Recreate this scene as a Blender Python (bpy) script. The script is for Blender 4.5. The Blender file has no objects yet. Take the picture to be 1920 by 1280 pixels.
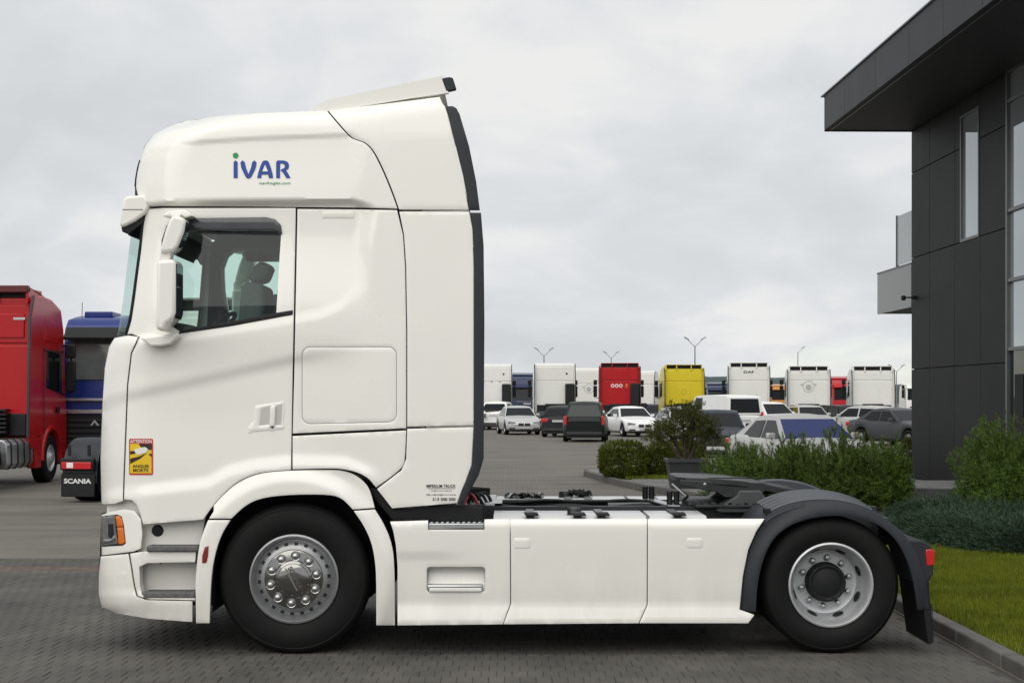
import bpy, bmesh, math, random
import numpy as np
from mathutils import Vector
from mathutils.geometry import delaunay_2d_cdt
random.seed(7)
RNG = np.random.default_rng(11)
scene = bpy.context.scene
COL = scene.collection

# ---------------------------------------------------------------- camera
F = 2850.0                 # focal length in photograph pixels (1920 wide)
CAM_H = 1.76               # eye height in metres
HOR = 750.0                # row of the horizon in the photograph
cam_data = bpy.data.cameras.new('camera')
cam = bpy.data.objects.new('camera', cam_data); COL.objects.link(cam)
cam.location = (0, 0, CAM_H); cam.rotation_euler = (math.radians(90), 0, 0)
cam_data.sensor_width = 36.0; cam_data.lens = F / 1920 * 36.0
cam_data.shift_y = (HOR - 640) / 1920
cam_data.clip_end = 5000
scene.camera = cam

# ---------------------------------------------------------------- sky and sun
SUN_EL, SUN_AZ = 48.0, 205.0      # azimuth measured clockwise from +Y
world = bpy.data.worlds.new('World'); scene.world = world
world.use_nodes = True
wn, wl = world.node_tree.nodes, world.node_tree.links
wn.clear()
def N(t, **k):
    n = wn.new(t)
    for a, b in k.items(): setattr(n, a, b)
    return n
sky = N('ShaderNodeTexSky', sky_type='NISHITA', sun_disc=False)
sky.sun_elevation = math.radians(SUN_EL); sky.sun_rotation = math.radians(SUN_AZ); sky.ozone_density = 1.5; sky.dust_density = 0.3
bg_sky = N('ShaderNodeBackground'); bg_sky.inputs[1].default_value = 0.10
wl.new(sky.outputs[0], bg_sky.inputs[0])
tc = N('ShaderNodeTexCoord')
sep = N('ShaderNodeSeparateXYZ'); wl.new(tc.outputs['Generated'], sep.inputs[0])
def WM(op, a, b):
    m = N('ShaderNodeMath', operation=op)
    for i, v in enumerate((a, b)):
        if v is None: continue
        if hasattr(v, 'is_linked') or hasattr(v, 'links'): wl.new(v, m.inputs[i])
        else: m.inputs[i].default_value = v
    return m.outputs[0]
den = WM('ADD', WM('MAXIMUM', sep.outputs[2], 0.0), 0.34)
u = WM('DIVIDE', sep.outputs[0], den); v = WM('DIVIDE', sep.outputs[1], den)
cmb = N('ShaderNodeCombineXYZ'); wl.new(u, cmb.inputs[0]); wl.new(v, cmb.inputs[1])
def wnoise(scale, detail, rough, dist, offs):
    mp = N('ShaderNodeMapping'); mp.inputs['Location'].default_value = offs
    wl.new(cmb.outputs[0], mp.inputs[0])
    n = N('ShaderNodeTexNoise'); n.inputs['Scale'].default_value = scale
    n.inputs['Detail'].default_value = detail; n.inputs['Roughness'].default_value = rough
    n.inputs['Distortion'].default_value = dist
    wl.new(mp.outputs[0], n.inputs['Vector']); return n.outputs[0]
n1 = wnoise(1.9, 7, 0.55, 0.25, (3.1, 1.7, 0.4))
n2 = wnoise(5.0, 6, 0.5, 0.5, (0.4, 7.7, 2.1))
nn = WM('ADD', WM('MULTIPLY', n1, 0.65), WM('MULTIPLY', n2, 0.35))
rampc = N('ShaderNodeValToRGB'); wl.new(nn, rampc.inputs[0])
e = rampc.color_ramp.elements
e[0].position = 0.38; e[0].color = (0.605, 0.628, 0.648, 1)
e[1].position = 0.62; e[1].color = (0.80, 0.80, 0.795, 1)
em = e.new(0.50); em.color = (0.67, 0.698, 0.725, 1)
bg_cl = N('ShaderNodeBackground'); wl.new(rampc.outputs[0], bg_cl.inputs[0]); bg_cl.inputs[1].default_value = 0.77
n3a = wnoise(1.5, 5, 0.5, 0.3, (5.3, 2.2, 1.0))
low = WM('SUBTRACT', 1.0, WM('MINIMUM', WM('DIVIDE', WM('MAXIMUM', sep.outputs[2], 0.0), 0.16), 1.0))
n3 = WM('SUBTRACT', WM('ADD', n3a, 0.13), WM('MULTIPLY', low, 0.135))
rampm = N('ShaderNodeValToRGB'); wl.new(n3, rampm.inputs[0])
rampm.color_ramp.elements[0].position = 0.30; rampm.color_ramp.elements[0].color = (0.3, 0.3, 0.3, 1)
rampm.color_ramp.elements[1].position = 0.46; rampm.color_ramp.elements[1].color = (1, 1, 1, 1)
mixs = N('ShaderNodeMixShader'); wl.new(rampm.outputs[0], mixs.inputs[0])
wl.new(bg_sky.outputs[0], mixs.inputs[1]); wl.new(bg_cl.outputs[0], mixs.inputs[2])
wo = N('ShaderNodeOutputWorld'); wl.new(mixs.outputs[0], wo.inputs[0])

sun_d = bpy.data.lights.new('sun', 'SUN'); sun_d.energy = 1.5; sun_d.angle = math.radians(75)
sun_d.color = (1.0, 0.965, 0.90)
sun = bpy.data.objects.new('sun', sun_d); COL.objects.link(sun)
sun.rotation_euler = (math.radians(90 - SUN_EL), 0, math.radians(180 - SUN_AZ))
sun.location = (0, -20, 40)

scene.view_settings.view_transform = 'Standard'; scene.view_settings.look = 'None'
scene.view_settings.exposure = 0.46; scene.view_settings.gamma = 1.0
scene.view_settings.use_curve_mapping = False

# ---------------------------------------------------------------- materials
MATS = {}
def mat(name, col, rough=0.5, metal=0.0, coat=0.0, var=0.0, vscale=8.0, bump=0.0, bscale=60.0, spec=0.5, island=0.0, objrand=0.0, emit=None, col2=None, dirt=0.0, pos=False, stain=0.0):
    if name in MATS: return MATS[name]
    m = bpy.data.materials.new(name); m.use_nodes = True
    nt = m.node_tree; b = nt.nodes['Principled BSDF']
    b.inputs['Base Color'].default_value = (*col, 1)
    b.inputs['Roughness'].default_value = rough
    b.inputs['Metallic'].default_value = metal
    b.inputs['Coat Weight'].default_value = coat
    b.inputs['Coat Roughness'].default_value = 0.06
    b.inputs['Specular IOR Level'].default_value = spec
    if emit:
        b.inputs['Emission Color'].default_value = (*emit, 1); b.inputs['Emission Strength'].default_value = 1
    tcn = nt.nodes.new('ShaderNodeTexCoord')
    geo = nt.nodes.new('ShaderNodeNewGeometry')
    crd = geo.outputs['Position'] if pos else tcn.outputs['Object']
    last = None
    if var or col2:
        n = nt.nodes.new('ShaderNodeTexNoise'); n.inputs['Scale'].default_value = vscale; n.inputs['Detail'].default_value = 6
        n.inputs['Roughness'].default_value = 0.6
        nt.links.new(crd, n.inputs['Vector'])
        r = nt.nodes.new('ShaderNodeValToRGB'); nt.links.new(n.outputs[0], r.inputs[0])
        c2 = col2 or tuple(c * (1 - var) for c in col)
        r.color_ramp.elements[0].position = 0.32; r.color_ramp.elements[0].color = (*c2, 1)
        r.color_ramp.elements[1].position = 0.68; r.color_ramp.elements[1].color = (*[min(1, c * (1 + var * .5)) for c in col], 1)
        last = r.outputs[0]
        rr = nt.nodes.new('ShaderNodeMapRange'); nt.links.new(n.outputs[0], rr.inputs[0])
        rr.inputs[3].default_value = max(0.02, rough - 0.06); rr.inputs[4].default_value = min(1, rough + 0.06)
        nt.links.new(rr.outputs[0], b.inputs['Roughness'])
    for kind, amt in (('i', island), ('o', objrand)):
        if not amt: continue
        if kind == 'i':
            g = nt.nodes.new('ShaderNodeNewGeometry'); src = g.outputs['Random Per Island']
        else:
            g = nt.nodes.new('ShaderNodeObjectInfo'); src = g.outputs['Random']
        mr = nt.nodes.new('ShaderNodeMapRange'); nt.links.new(src, mr.inputs[0])
        mr.inputs[3].default_value = 1 - amt; mr.inputs[4].default_value = 1 + amt
        mx = nt.nodes.new('ShaderNodeMix'); mx.data_type = 'RGBA'; mx.blend_type = 'MULTIPLY'; mx.inputs[0].default_value = 1
        if last is not None: nt.links.new(last, mx.inputs[6])
        else: mx.inputs[6].default_value = (*col, 1)
        nt.links.new(mr.outputs[0], mx.inputs[7]); last = mx.outputs[2]
    if stain:     # oil spots and tyre marks
        n = nt.nodes.new('ShaderNodeTexNoise'); n.inputs['Scale'].default_value = .8; n.inputs['Detail'].default_value = 5; n.inputs['Distortion'].default_value = .6
        nt.links.new(geo.outputs['Position'], n.inputs['Vector'])
        r = nt.nodes.new('ShaderNodeValToRGB'); nt.links.new(n.outputs[0], r.inputs[0])
        r.color_ramp.elements[0].position = .56; r.color_ramp.elements[0].color = (1, 1, 1, 1); r.color_ramp.elements[1].position = .70; r.color_ramp.elements[1].color = (1 - stain,)*3 + (1,)
        mx = nt.nodes.new('ShaderNodeMix'); mx.data_type = 'RGBA'; mx.blend_type = 'MULTIPLY'; mx.inputs[0].default_value = 1
        if last is not None: nt.links.new(last, mx.inputs[6])
        else: mx.inputs[6].default_value = (*col, 1)
        nt.links.new(r.outputs[0], mx.inputs[7]); last = mx.outputs[2]
    if dirt:      # road film that settles on the lowest edges, broken up by noise
        n = nt.nodes.new('ShaderNodeTexNoise'); n.inputs['Scale'].default_value = 5.0; n.inputs['Detail'].default_value = 8; n.inputs['Roughness'].default_value = .7
        mp = nt.nodes.new('ShaderNodeMapping'); mp.inputs['Scale'].default_value = (1, 1, .35); nt.links.new(geo.outputs['Position'], mp.inputs[0]); nt.links.new(mp.outputs[0], n.inputs['Vector'])
        sx = nt.nodes.new('ShaderNodeSeparateXYZ'); nt.links.new(geo.outputs['Position'], sx.inputs[0])
        mr = nt.nodes.new('ShaderNodeMapRange'); nt.links.new(sx.outputs[2], mr.inputs[0]); mr.inputs[1].default_value = .18; mr.inputs[2].default_value = .75; mr.inputs[3].default_value = 1; mr.inputs[4].default_value = 0
        ml = nt.nodes.new('ShaderNodeMath'); ml.operation = 'MULTIPLY'; nt.links.new(mr.outputs[0], ml.inputs[0]); nt.links.new(n.outputs[0], ml.inputs[1])
        m2 = nt.nodes.new('ShaderNodeMath'); m2.operation = 'MULTIPLY'; nt.links.new(ml.outputs[0], m2.inputs[0]); m2.inputs[1].default_value = dirt
        mx = nt.nodes.new('ShaderNodeMix'); mx.data_type = 'RGBA'; nt.links.new(m2.outputs[0], mx.inputs[0])
        if last is not None: nt.links.new(last, mx.inputs[6])
        else: mx.inputs[6].default_value = (*col, 1)
        mx.inputs[7].default_value = (.22, .19, .15, 1); last = mx.outputs[2]
    if last is not None: nt.links.new(last, b.inputs['Base Color'])
    if bump:
        n = nt.nodes.new('ShaderNodeTexNoise'); n.inputs['Scale'].default_value = bscale; n.inputs['Detail'].default_value = 5
        nt.links.new(crd, n.inputs['Vector'])
        bp = nt.nodes.new('ShaderNodeBump'); bp.inputs['Strength'].default_value = bump; bp.inputs['Distance'].default_value = 0.02
        nt.links.new(n.outputs[0], bp.inputs['Height']); nt.links.new(bp.outputs[0], b.inputs['Normal'])
    MATS[name] = m
    return m

def glass(name, tint, refl=1.0):
    if name in MATS: return MATS[name]
    m = bpy.data.materials.new(name); m.use_nodes = True
    nt = m.node_tree; nt.nodes.clear()
    tr = nt.nodes.new('ShaderNodeBsdfTransparent'); tr.inputs[0].default_value = (*tint, 1)
    gl = nt.nodes.new('ShaderNodeBsdfGlossy'); gl.inputs['Roughness'].default_value = 0.02
    gl.inputs[0].default_value = (.9, .95, .95, 1)
    fr = nt.nodes.new('ShaderNodeFresnel')
    ge = nt.nodes.new('ShaderNodeNewGeometry'); ma = nt.nodes.new('ShaderNodeMath'); ma.operation = 'MULTIPLY_ADD'   # same index from both sides of the thin pane
    nt.links.new(ge.outputs['Backfacing'], ma.inputs[0]); ma.inputs[1].default_value = 1/1.45 - 1.45; ma.inputs[2].default_value = 1.45
    nt.links.new(ma.outputs[0], fr.inputs[0])
    fs_ = nt.nodes.new('ShaderNodeMath'); fs_.operation = 'MULTIPLY'; nt.links.new(fr.outputs[0], fs_.inputs[0]); fs_.inputs[1].default_value = refl
    mx = nt.nodes.new('ShaderNodeMixShader'); nt.links.new(fs_.outputs[0], mx.inputs[0])
    nt.links.new(tr.outputs[0], mx.inputs[1]); nt.links.new(gl.outputs[0], mx.inputs[2])
    o = nt.nodes.new('ShaderNodeOutputMaterial'); nt.links.new(mx.outputs[0], o.inputs[0])
    MATS[name] = m
    return m

WHITE = mat('white_paint', (0.840, 0.826, 0.770), 0.26, coat=0.6, var=0.02, vscale=1.6, dirt=.55)
BLACKP = mat('black_plastic', (0.010, 0.0105, 0.0115), 0.55, spec=.3, var=0.2, vscale=9, bump=0.04, bscale=300)
GREYP = mat('grey_plastic', (0.020, 0.0235, 0.029), 0.5, spec=.35, var=0.18, vscale=6, bump=0.05, bscale=300)
RUBBER = mat('tyre_rubber', (0.0040, 0.0043, 0.005), 0.66, spec=.22, col2=(.007, .0066, .0062), vscale=7, bump=0.05, bscale=120)
DARK = mat('dark_interior', (0.006, 0.006, 0.007), 0.8)
CABIN = mat('cabin_lining', (0.05, 0.055, 0.055), 0.8, var=0.2)
SEATM = mat('seat_cloth', (0.11, 0.115, 0.115), 0.85, var=0.2, vscale=20)
CHROME = mat('chrome', (0.50, 0.50, 0.49), 0.10, metal=1.0)
ALU = mat('aluminium', (0.52, 0.53, 0.54), 0.36, metal=1.0, var=0.12, vscale=7)
SILVER = mat('silver_rim', (0.55, 0.56, 0.57), 0.36, metal=0.55, var=0.12, vscale=7)
STEEL = mat('dark_steel', (0.040, 0.041, 0.043), 0.45, metal=0.5, var=0.3, vscale=9, bump=.05)
RAIL = mat('frame_paint', (0.030, 0.032, 0.036), 0.5, spec=.35, var=0.25, vscale=4)
TREAD = mat('step_tread', (0.13, 0.13, 0.13), 0.75, var=0.3, vscale=30, bump=0.5, bscale=160)
GLASS = glass('green_glass', (0.70, 0.86, 0.81))
GLASSD = mat('dark_glass', (0.010, 0.012, 0.014), 0.04, spec=0.45)
AMBER = mat('amber_lens', (0.75, 0.16, 0.012), 0.15, coat=0.6, var=0.1, vscale=40)
REDL = mat('red_lens', (0.55, 0.012, 0.015), 0.16, coat=0.6, var=0.15, vscale=30)
REDDK = mat('dark_red_lens', (0.22, 0.02, 0.012), 0.2, coat=0.6)
LENS = mat('clear_lens', (0.45, 0.46, 0.46), 0.08, coat=0.8, var=0.3, vscale=40)
PLATE = mat('plate_white', (0.46, 0.46, 0.45), 0.4, var=0.1, vscale=20)

# ---------------------------------------------------------------- mesh helpers
class MB:
    def __init__(s): s.v = []; s.f = []; s.m = []; s.cur = 0
    def add(s, vs, fs):
        o = len(s.v); s.v += [tuple(p) for p in vs]
        for f in fs: s.f.append(tuple(i + o for i in f)); s.m.append(s.cur)
        return s
    def box(s, x0, x1, y0, y1, z0, z1):
        vs = [(x, y, z) for x in (x0, x1) for y in (y0, y1) for z in (z0, z1)]
        return s.add(vs, [(0,1,3,2),(4,6,7,5),(0,4,5,1),(2,3,7,6),(0,2,6,4),(1,5,7,3)])
    def prism(s, poly, a, b, axis='y', poly2=None):
        n = len(poly); p2 = poly2 or poly
        def mk(p, t):
            return {'y': (p[0], t, p[1]), 'x': (t, p[0], p[1]), 'z': (p[0], p[1], t)}[axis]
        vs = [mk(p, a) for p in poly] + [mk(p, b) for p in p2]
        return s.add(vs, [tuple(range(n)), tuple(range(2*n-1, n-1, -1))] + [(i, (i+1) % n, n+(i+1) % n, n+i) for i in range(n)])
    def lathe(s, prof, c, axis='y', seg=32, a0=0.0, a1=2*math.pi):
        # prof: (radius, along axis)
        full = abs(a1 - a0 - 2*math.pi) < 1e-6
        n = seg if full else seg + 1
        vs = []
        for k in range(n):
            a = a0 + (a1 - a0) * k / seg
            for r, t in prof:
                p, q = r*math.cos(a), r*math.sin(a)
                vs.append({'y': (c[0]+p, c[1]+t, c[2]+q), 'x': (c[0]+t, c[1]+p, c[2]+q), 'z': (c[0]+p, c[1]+q, c[2]+t)}[axis])
        m = len(prof); fs = []
        for k in range(seg):
            k2 = (k+1) % n
            for j in range(m-1): fs.append((k*m+j, k*m+j+1, k2*m+j+1, k2*m+j))
        return s.add(vs, fs)
    def tube(s, pts, r, seg=6, r1=None):
        pts = [Vector(p) for p in pts]; n = len(pts); vs = []
        for i, p in enumerate(pts):
            d = (pts[min(i+1, n-1)] - pts[max(i-1, 0)]).normalized()
            a = d.cross(Vector((0, 0, 1)) if abs(d.z) < .9 else Vector((1, 0, 0))).normalized(); b = d.cross(a)
            rr = r if r1 is None else r + (r1 - r) * i / (n-1)
            for k in range(seg):
                t = 2*math.pi*k/seg; vs.append(p + a*rr*math.cos(t) + b*rr*math.sin(t))
        fs = [(i*seg+k, i*seg+(k+1) % seg, (i+1)*seg+(k+1) % seg, (i+1)*seg+k) for i in range(n-1) for k in range(seg)]
        fs += [tuple(range(seg)), tuple(range(n*seg-1, (n-1)*seg-1, -1))]
        return s.add(vs, fs)
    def grid(s, rows):
        m = len(rows[0]); n = len(rows)
        return s.add([p for r in rows for p in r], [(i*m+j, i*m+j+1, (i+1)*m+j+1, (i+1)*m+j) for i in range(n-1) for j in range(m-1)])
    def build(s, name, mats, parent=None, smooth=35, bevel=0.0, seg=2, recalc=True):
        me = bpy.data.meshes.new(name)
        me.from_pydata(s.v, [], s.f)
        mats = mats if isinstance(mats, (list, tuple)) else [mats]
        for x in mats: me.materials.append(x)
        if len(mats) > 1: me.polygons.foreach_set('material_index', s.m)
        if recalc:
            bm = bmesh.new(); bm.from_mesh(me); bmesh.ops.recalc_face_normals(bm, faces=bm.faces); bm.to_mesh(me); bm.free()
        if smooth:
            me.polygons.foreach_set('use_smooth', [True]*len(me.polygons))
            me.set_sharp_from_angle(angle=math.radians(smooth))
        me.update()
        return link(name, me, parent, bevel, seg)

def link(name, me, parent=None, bevel=0.0, seg=2):
    o = bpy.data.objects.new(name, me); COL.objects.link(o)
    if parent is not None: o.parent = parent
    if bevel:
        b = o.modifiers.new('bevel', 'BEVEL'); b.width = bevel; b.segments = seg; b.limit_method = 'ANGLE'; b.angle_limit = math.radians(35)
        b.harden_normals = False
    return o
def thing(name, label, cat, loc=(0, 0, 0), rz=0.0, group=None):
    o = bpy.data.objects.new(name, None); COL.objects.link(o); o.empty_display_size = .1
    o.location = loc; o.rotation_euler = (0, 0, rz); o['label'] = label; o['category'] = cat
    if group: o['group'] = group
    return o
def tag(o, label, cat, group=None):
    o['label'] = label; o['category'] = cat
    if group: o['group'] = group
    return o
def struct(o, kind='structure', label=None):
    o['kind'] = kind
    if label: o['label'] = label
    return o
def sst(a, b, x):
    t = np.clip((np.asarray(x, float) - a) / (b - a), 0, 1); return t*t*(3-2*t)
def pix(px, D): return (px - 960) * D / F          # world x of a photograph column at distance D
def piz(py, D): return CAM_H - (py - HOR) * D / F  # world z of a photograph row at distance D

_txt = {}
def text_mesh(body, bold=0.0, shear=0.0):
    """flat lettering as (verts, faces), height of capitals = about 0.7, start at x=0"""
    key = (body, bold, shear)
    if key not in _txt:
        cu = bpy.data.curves.new('lettering', 'FONT'); cu.body = body; cu.size = 1; cu.offset = bold; cu.shear = shear; cu.resolution_u = 3
        o = bpy.data.objects.new('lettering', cu); COL.objects.link(o)
        dg = bpy.context.evaluated_depsgraph_get()
        me = bpy.data.meshes.new_from_object(o.evaluated_get(dg))
        _txt[key] = ([tuple(v.co) for v in me.vertices], [tuple(p.vertices) for p in me.polygons])
        bpy.data.objects.remove(o); bpy.data.curves.remove(cu); bpy.data.meshes.remove(me)
    return _txt[key]
def fit_text(body, x0, x1, z0, z1, bold=0.0, shear=0.0):
    vs, fs = text_mesh(body, bold, shear)
    a = np.array(vs); mn = a.min(0); mx = a.max(0)
    sx = (x1-x0)/(mx[0]-mn[0]); sz = (z1-z0)/(mx[1]-mn[1])
    return [(x0+(p[0]-mn[0])*sx, z0+(p[1]-mn[1])*sz) for p in vs], fs
for _b in (('VAR', .03, 0), ('ivarfreight.com', .015, .3), ('ATTENTION', .02, 0), ('ANGLES', .025, 0), ('MORTS', .025, 0), ('IMPERIUM TRUCK', .015, 0),
           ('513 500 500', .015, 0), ('SCANIA', .03, 0), ('DAF', .02, 0), ('MAN', .03, 0)):
    text_mesh(*_b)
# ================================================================ white tractor unit (main subject)
S = F / 10.5                      # photograph pixels per metre on the truck's near flank
HW = 1.275
TRUCK = thing('tractor_truck', 'white tractor unit with high sleeper cab and empty chassis, nearest of all', 'truck', (0, 10.5 + HW, 0))
def LX(px): return (px - 960) / S
def LZ(py): return CAM_H - (py - HOR) / S
def PX(px, yo): return (px - 960) * (10.5 + yo) / F      # a photograph point that lies yo metres behind the flank plane
def PZ(py, yo): return CAM_H - (py - HOR) * (10.5 + yo) / F

FRONT_Y = [140, 208, 245, 255, 275, 300, 330, 350, 400, 425, 560, 628, 632, 640, 650, 690, 760, 860, 940, 960, 1035, 1080, 1115, 1138, 1150]
FRONT_X = [560, 430, 300, 285, 270, 262, 256, 253, 250, 247, 231, 221, 215, 208, 204, 196, 191.5, 188, 190, 190, 187, 184, 184, 189, 200]
TOP_X = [262, 270, 285, 300, 340, 400, 480, 560, 612, 620, 700, 825, 870]
TOP_Y = [300, 275, 255, 245, 228, 218, 212, 209, 208, 206, 196, 180, 174]
def front_x(py): return np.interp(py, FRONT_Y, FRONT_X)
def top_y(px): return np.interp(px, TOP_X, TOP_Y)
def rnd(d, R):
    d = np.clip(d, 0, R); return R - np.sqrt(np.maximum(R*R - (R-d)**2, 0))
def interp(xs, ys): return lambda x: np.interp(x, xs, ys)

def cab_off(px, py):
    px = np.asarray(px, float); py = np.asarray(py, float)
    Rf = np.interp(py, [200, 300, 400, 640, 700, 1150], [.40, .34, .30, .30, .34, .40])
    off = 0.03 + rnd((px - front_x(py))/S, Rf) + rnd((py - top_y(px))/S, 0.12)*0.8
    off += 0.05*np.clip((620 - py)/420, 0, 1)**1.4
    # shoulder line
    yl = interp([185, 240, 545, 660], [750, 735, 666, 650])(px)
    off += 0.018*(1 - sst(540, 690, px))*sst(-.012, .075, (py - yl)/S)*(1 - .4*sst(760, 900, py))
    # roof section overhanging the door and sleeper
    yl = interp([285, 330, 660, 700], [381, 377, 374, 384])(px)
    off += 0.050*np.clip((py - yl + 1)/S/.046, 0, 1)*(1 - np.clip((px + 10*sst(380, 470, py) - 676)/30, 0, 1))*(1 - sst(430, 600, py))
    # belt swoosh below the window
    yl = interp([330, 550, 600, 640, 672], [632, 594, 585, 566, 532])(px)
    off -= 0.011*sst(-.02, .05, (py - yl)/S)*(1 - sst(610, 700, px))*(1 - sst(620, 700, py))
    # roof crease
    yl = interp([300, 340, 480, 640, 720], [290, 271, 262, 256, 256])(px)
    t = (py - yl)/S
    off += 0.008*sst(-.018, .002, t)*(1 - sst(.05, .55, t))*sst(300, 360, px)*(1 - sst(640, 690, px)) + .012*sst(.0, .2, -t)
    # flare towards wheel arch
    yl = interp([185, 250, 390, 430, 480, 545, 650, 720], [914, 907, 890, 868, 856, 849, 852, 880])(px)
    off -= 0.023*sst(0, .10, (py - yl)/S)*(1 - sst(690, 720, px))
    return off

def chaikin(p, it=2):
    for _ in range(it):
        q = [p[0]]
        for a, b in zip(p[:-1], p[1:]): q += [(a[0]*.75+b[0]*.25, a[1]*.75+b[1]*.25), (a[0]*.25+b[0]*.75, a[1]*.25+b[1]*.75)]
        p = q + [p[-1]]
    return p
def poly_area(p): return 0.5*sum(p[i][0]*p[(i+1) % len(p)][1] - p[(i+1) % len(p)][0]*p[i][1] for i in range(len(p)))
def inset(p, d):
    """p in metres, ccw; move inwards by d"""
    n = len(p); out = []
    for i in range(n):
        a, b, c = Vector(p[i-1]), Vector(p[i]), Vector(p[(i+1) % n])
        e1 = (b-a).normalized(); e2 = (c-b).normalized()
        n1 = Vector((-e1.y, e1.x)); n2 = Vector((-e2.y, e2.x))
        k = n1 + n2; L2 = max(k.length_squared, .6)
        k = k * (2*d/L2) if k.length_squared > 1e-6 else n1*d
        out.append(tuple(b + k))
    return out
def densify(p, h):
    out = []
    for i in range(len(p)):
        a, b = p[i], p[(i+1) % len(p)]
        L = math.hypot(b[0]-a[0], b[1]-a[1]); k = max(1, int(math.ceil(L/h)))
        for j in range(k): out.append((a[0]+(b[0]-a[0])*j/k, a[1]+(b[1]-a[1])*j/k))
    return out
def inside(pts, poly):
    pts = np.asarray(pts); r = np.zeros(len(pts), bool); x, y = pts[:, 0], pts[:, 1]
    for i in range(len(poly)):
        x0, y0 = poly[i]; x1, y1 = poly[(i+1) % len(poly)]
        c = ((y0 > y) != (y1 > y)); 
        if y0 != y1: r ^= c & (x < (x1-x0)*(y-y0)/(y1-y0) + x0)
    return r
def smooth_poly(p, it=1):
    for _ in range(it):
        q = []
        for i in range(len(p)):
            a, b = p[i], p[(i+1) % len(p)]
            q += [(a[0]*.75+b[0]*.25, a[1]*.75+b[1]*.25), (a[0]*.25+b[0]*.75, a[1]*.25+b[1]*.75)]
        p = q
    return p
def rrect(x0, y0, x1, y1, r, n=5):
    out = []
    for cx, cy, a in ((x1-r, y0+r, -90), (x1-r, y1-r, 0), (x0+r, y1-r, 90), (x0+r, y0+r, 180)):
        for k in range(n+1):
            t = math.radians(a + 90*k/n); out.append((cx + r*math.cos(t), cy + r*math.sin(t)))
    return out

def panel(name, poly, off=None, material=None, parent=None, holes=(), gap=0.0018, thick=0.03, base=0.0, h=0.03, edge=0.0015, mirror=True, bevel=0.004, lip=0.03):
    """skin panel: photograph outline -> real surface with its own curvature, edge radius and returned flange"""
    off = off or cab_off; material = material or WHITE; parent = parent or TRUCK
    P = [(LX(a), LZ(b)) for a, b in poly]
    if poly_area(P) < 0: P = P[::-1]
    P0 = inset(P, gap); loops = [densify(P0, h)]
    if bevel: loops.append(densify(inset(P, gap + bevel), h))
    HP = []
    for q in holes:
        q = [(LX(a), LZ(b)) for a, b in q]
        if poly_area(q) < 0: q = q[::-1]
        HP.append(q); loops.append(densify(q, h))
        if bevel: loops.append(densify(inset(q, -bevel), h))
    xs = [p[0] for p in P]; zs = [p[1] for p in P]
    gx, gz = np.meshgrid(np.arange(min(xs)+h/2, max(xs), h), np.arange(min(zs)+h/2, max(zs), h))
    g = np.stack([gx.ravel(), gz.ravel()], 1)
    if len(g):
        k = inside(g, inset(P, gap + bevel + h*.4))
        for q in HP: k &= ~inside(g, inset(q, -bevel - h*.4))
        g = g[k]
    vs = []; es = []
    for L in loops:
        o = len(vs); vs += L; es += [(o+i, o+(i+1) % len(L)) for i in range(len(L))]
    vs += [tuple(p) for p in g]
    ov, oe, of = delaunay_2d_cdt([Vector(p) for p in vs], es, [], 0, 1e-5)[:3]
    A = np.array([(p.x, p.y) for p in ov]); T = np.array([f for f in of if len(f) == 3])
    cen = A[T].mean(1); keep = inside(cen, P0)
    for q in HP: keep &= ~inside(cen, q)
    T = T[keep]
    cnt = {}
    for t in T:
        for i in range(3):
            a, b = int(t[i]), int(t[(i+1) % 3])
            cnt[(a, b)] = 1
    bnd = [(a, b) for (a, b) in cnt if (b, a) not in cnt]
    bset = set(i for e in bnd for i in e)
    pxs = A[:, 0]*S + 960; pys = (CAM_H - A[:, 1])*S + HOR
    yo = base + off(pxs, pys); yy = -HW + yo
    A = np.stack([(pxs - 960)*(10.5 + yo)/F, CAM_H - (pys - HOR)*(10.5 + yo)/F], 1)
    yb = yy.copy()
    for i in bset: yb[i] += edge
    verts = [(A[i, 0], yb[i], A[i, 1]) for i in range(len(A))]
    faces = [tuple(int(i) for i in t) for t in T]
    mp = {}
    for i in bset:
        mp[i] = len(verts); verts.append((A[i, 0], yy[i] + thick, A[i, 1]))
    for a, b in bnd: faces.append((b, a, mp[a], mp[b]))
    used = sorted(set(i for f in faces for i in f)); re_ = {o: n for n, o in enumerate(used)}
    me = bpy.data.meshes.new(name); me.from_pydata([verts[i] for i in used], [], [tuple(re_[i] for i in f) for f in faces])
    me.materials.append(material)
    me.polygons.foreach_set('use_smooth', [True]*len(me.polygons)); me.set_sharp_from_angle(angle=math.radians(42))
    o = link(name, me, parent)
    if mirror:
        o2 = link(name, me, parent); o2.scale = (1, -1, 1)
    return o

# ---- upper cab
roof_seam = [(612, 207), (655, 258), (668, 263), (684, 268), (698, 282), (712, 308), (726, 340), (737, 368), (745, 391)]
roof_front = [(283, 387), (262, 380), (255, 352), (256, 330), (262, 300), (270, 275), (285, 255), (300, 245), (340, 228), (400, 218), (480, 212), (560, 209)]
roof_front = chaikin(roof_front[2:]) if False else roof_front[:2] + chaikin(roof_front[2:])
roof_seam = chaikin(roof_seam)
panel('roof_side', roof_front + roof_seam + [(668, 389), (555, 388), (300, 386)], gap=.0005, h=.015)
panel('upper_air_deflector', [(617, 207), (825, 181), (829, 192), (835, 200), (840, 215), (852, 265), (868, 330), (879, 393.5), (748, 393.5)] + [(a+2, b) for a, b in roof_seam[::-1][1:-1]], gap=.003)
def strip_off(px, py): return cab_off(px, py) + 0.004
panel('deflector_edge', [(833, 199), (849, 199), (856, 203), (862, 214), (880, 275), (893, 340), (900, 394), (879.5, 394), (868, 330), (852, 265), (840, 215)], strip_off, GREYP, gap=.001, mirror=False)
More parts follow.
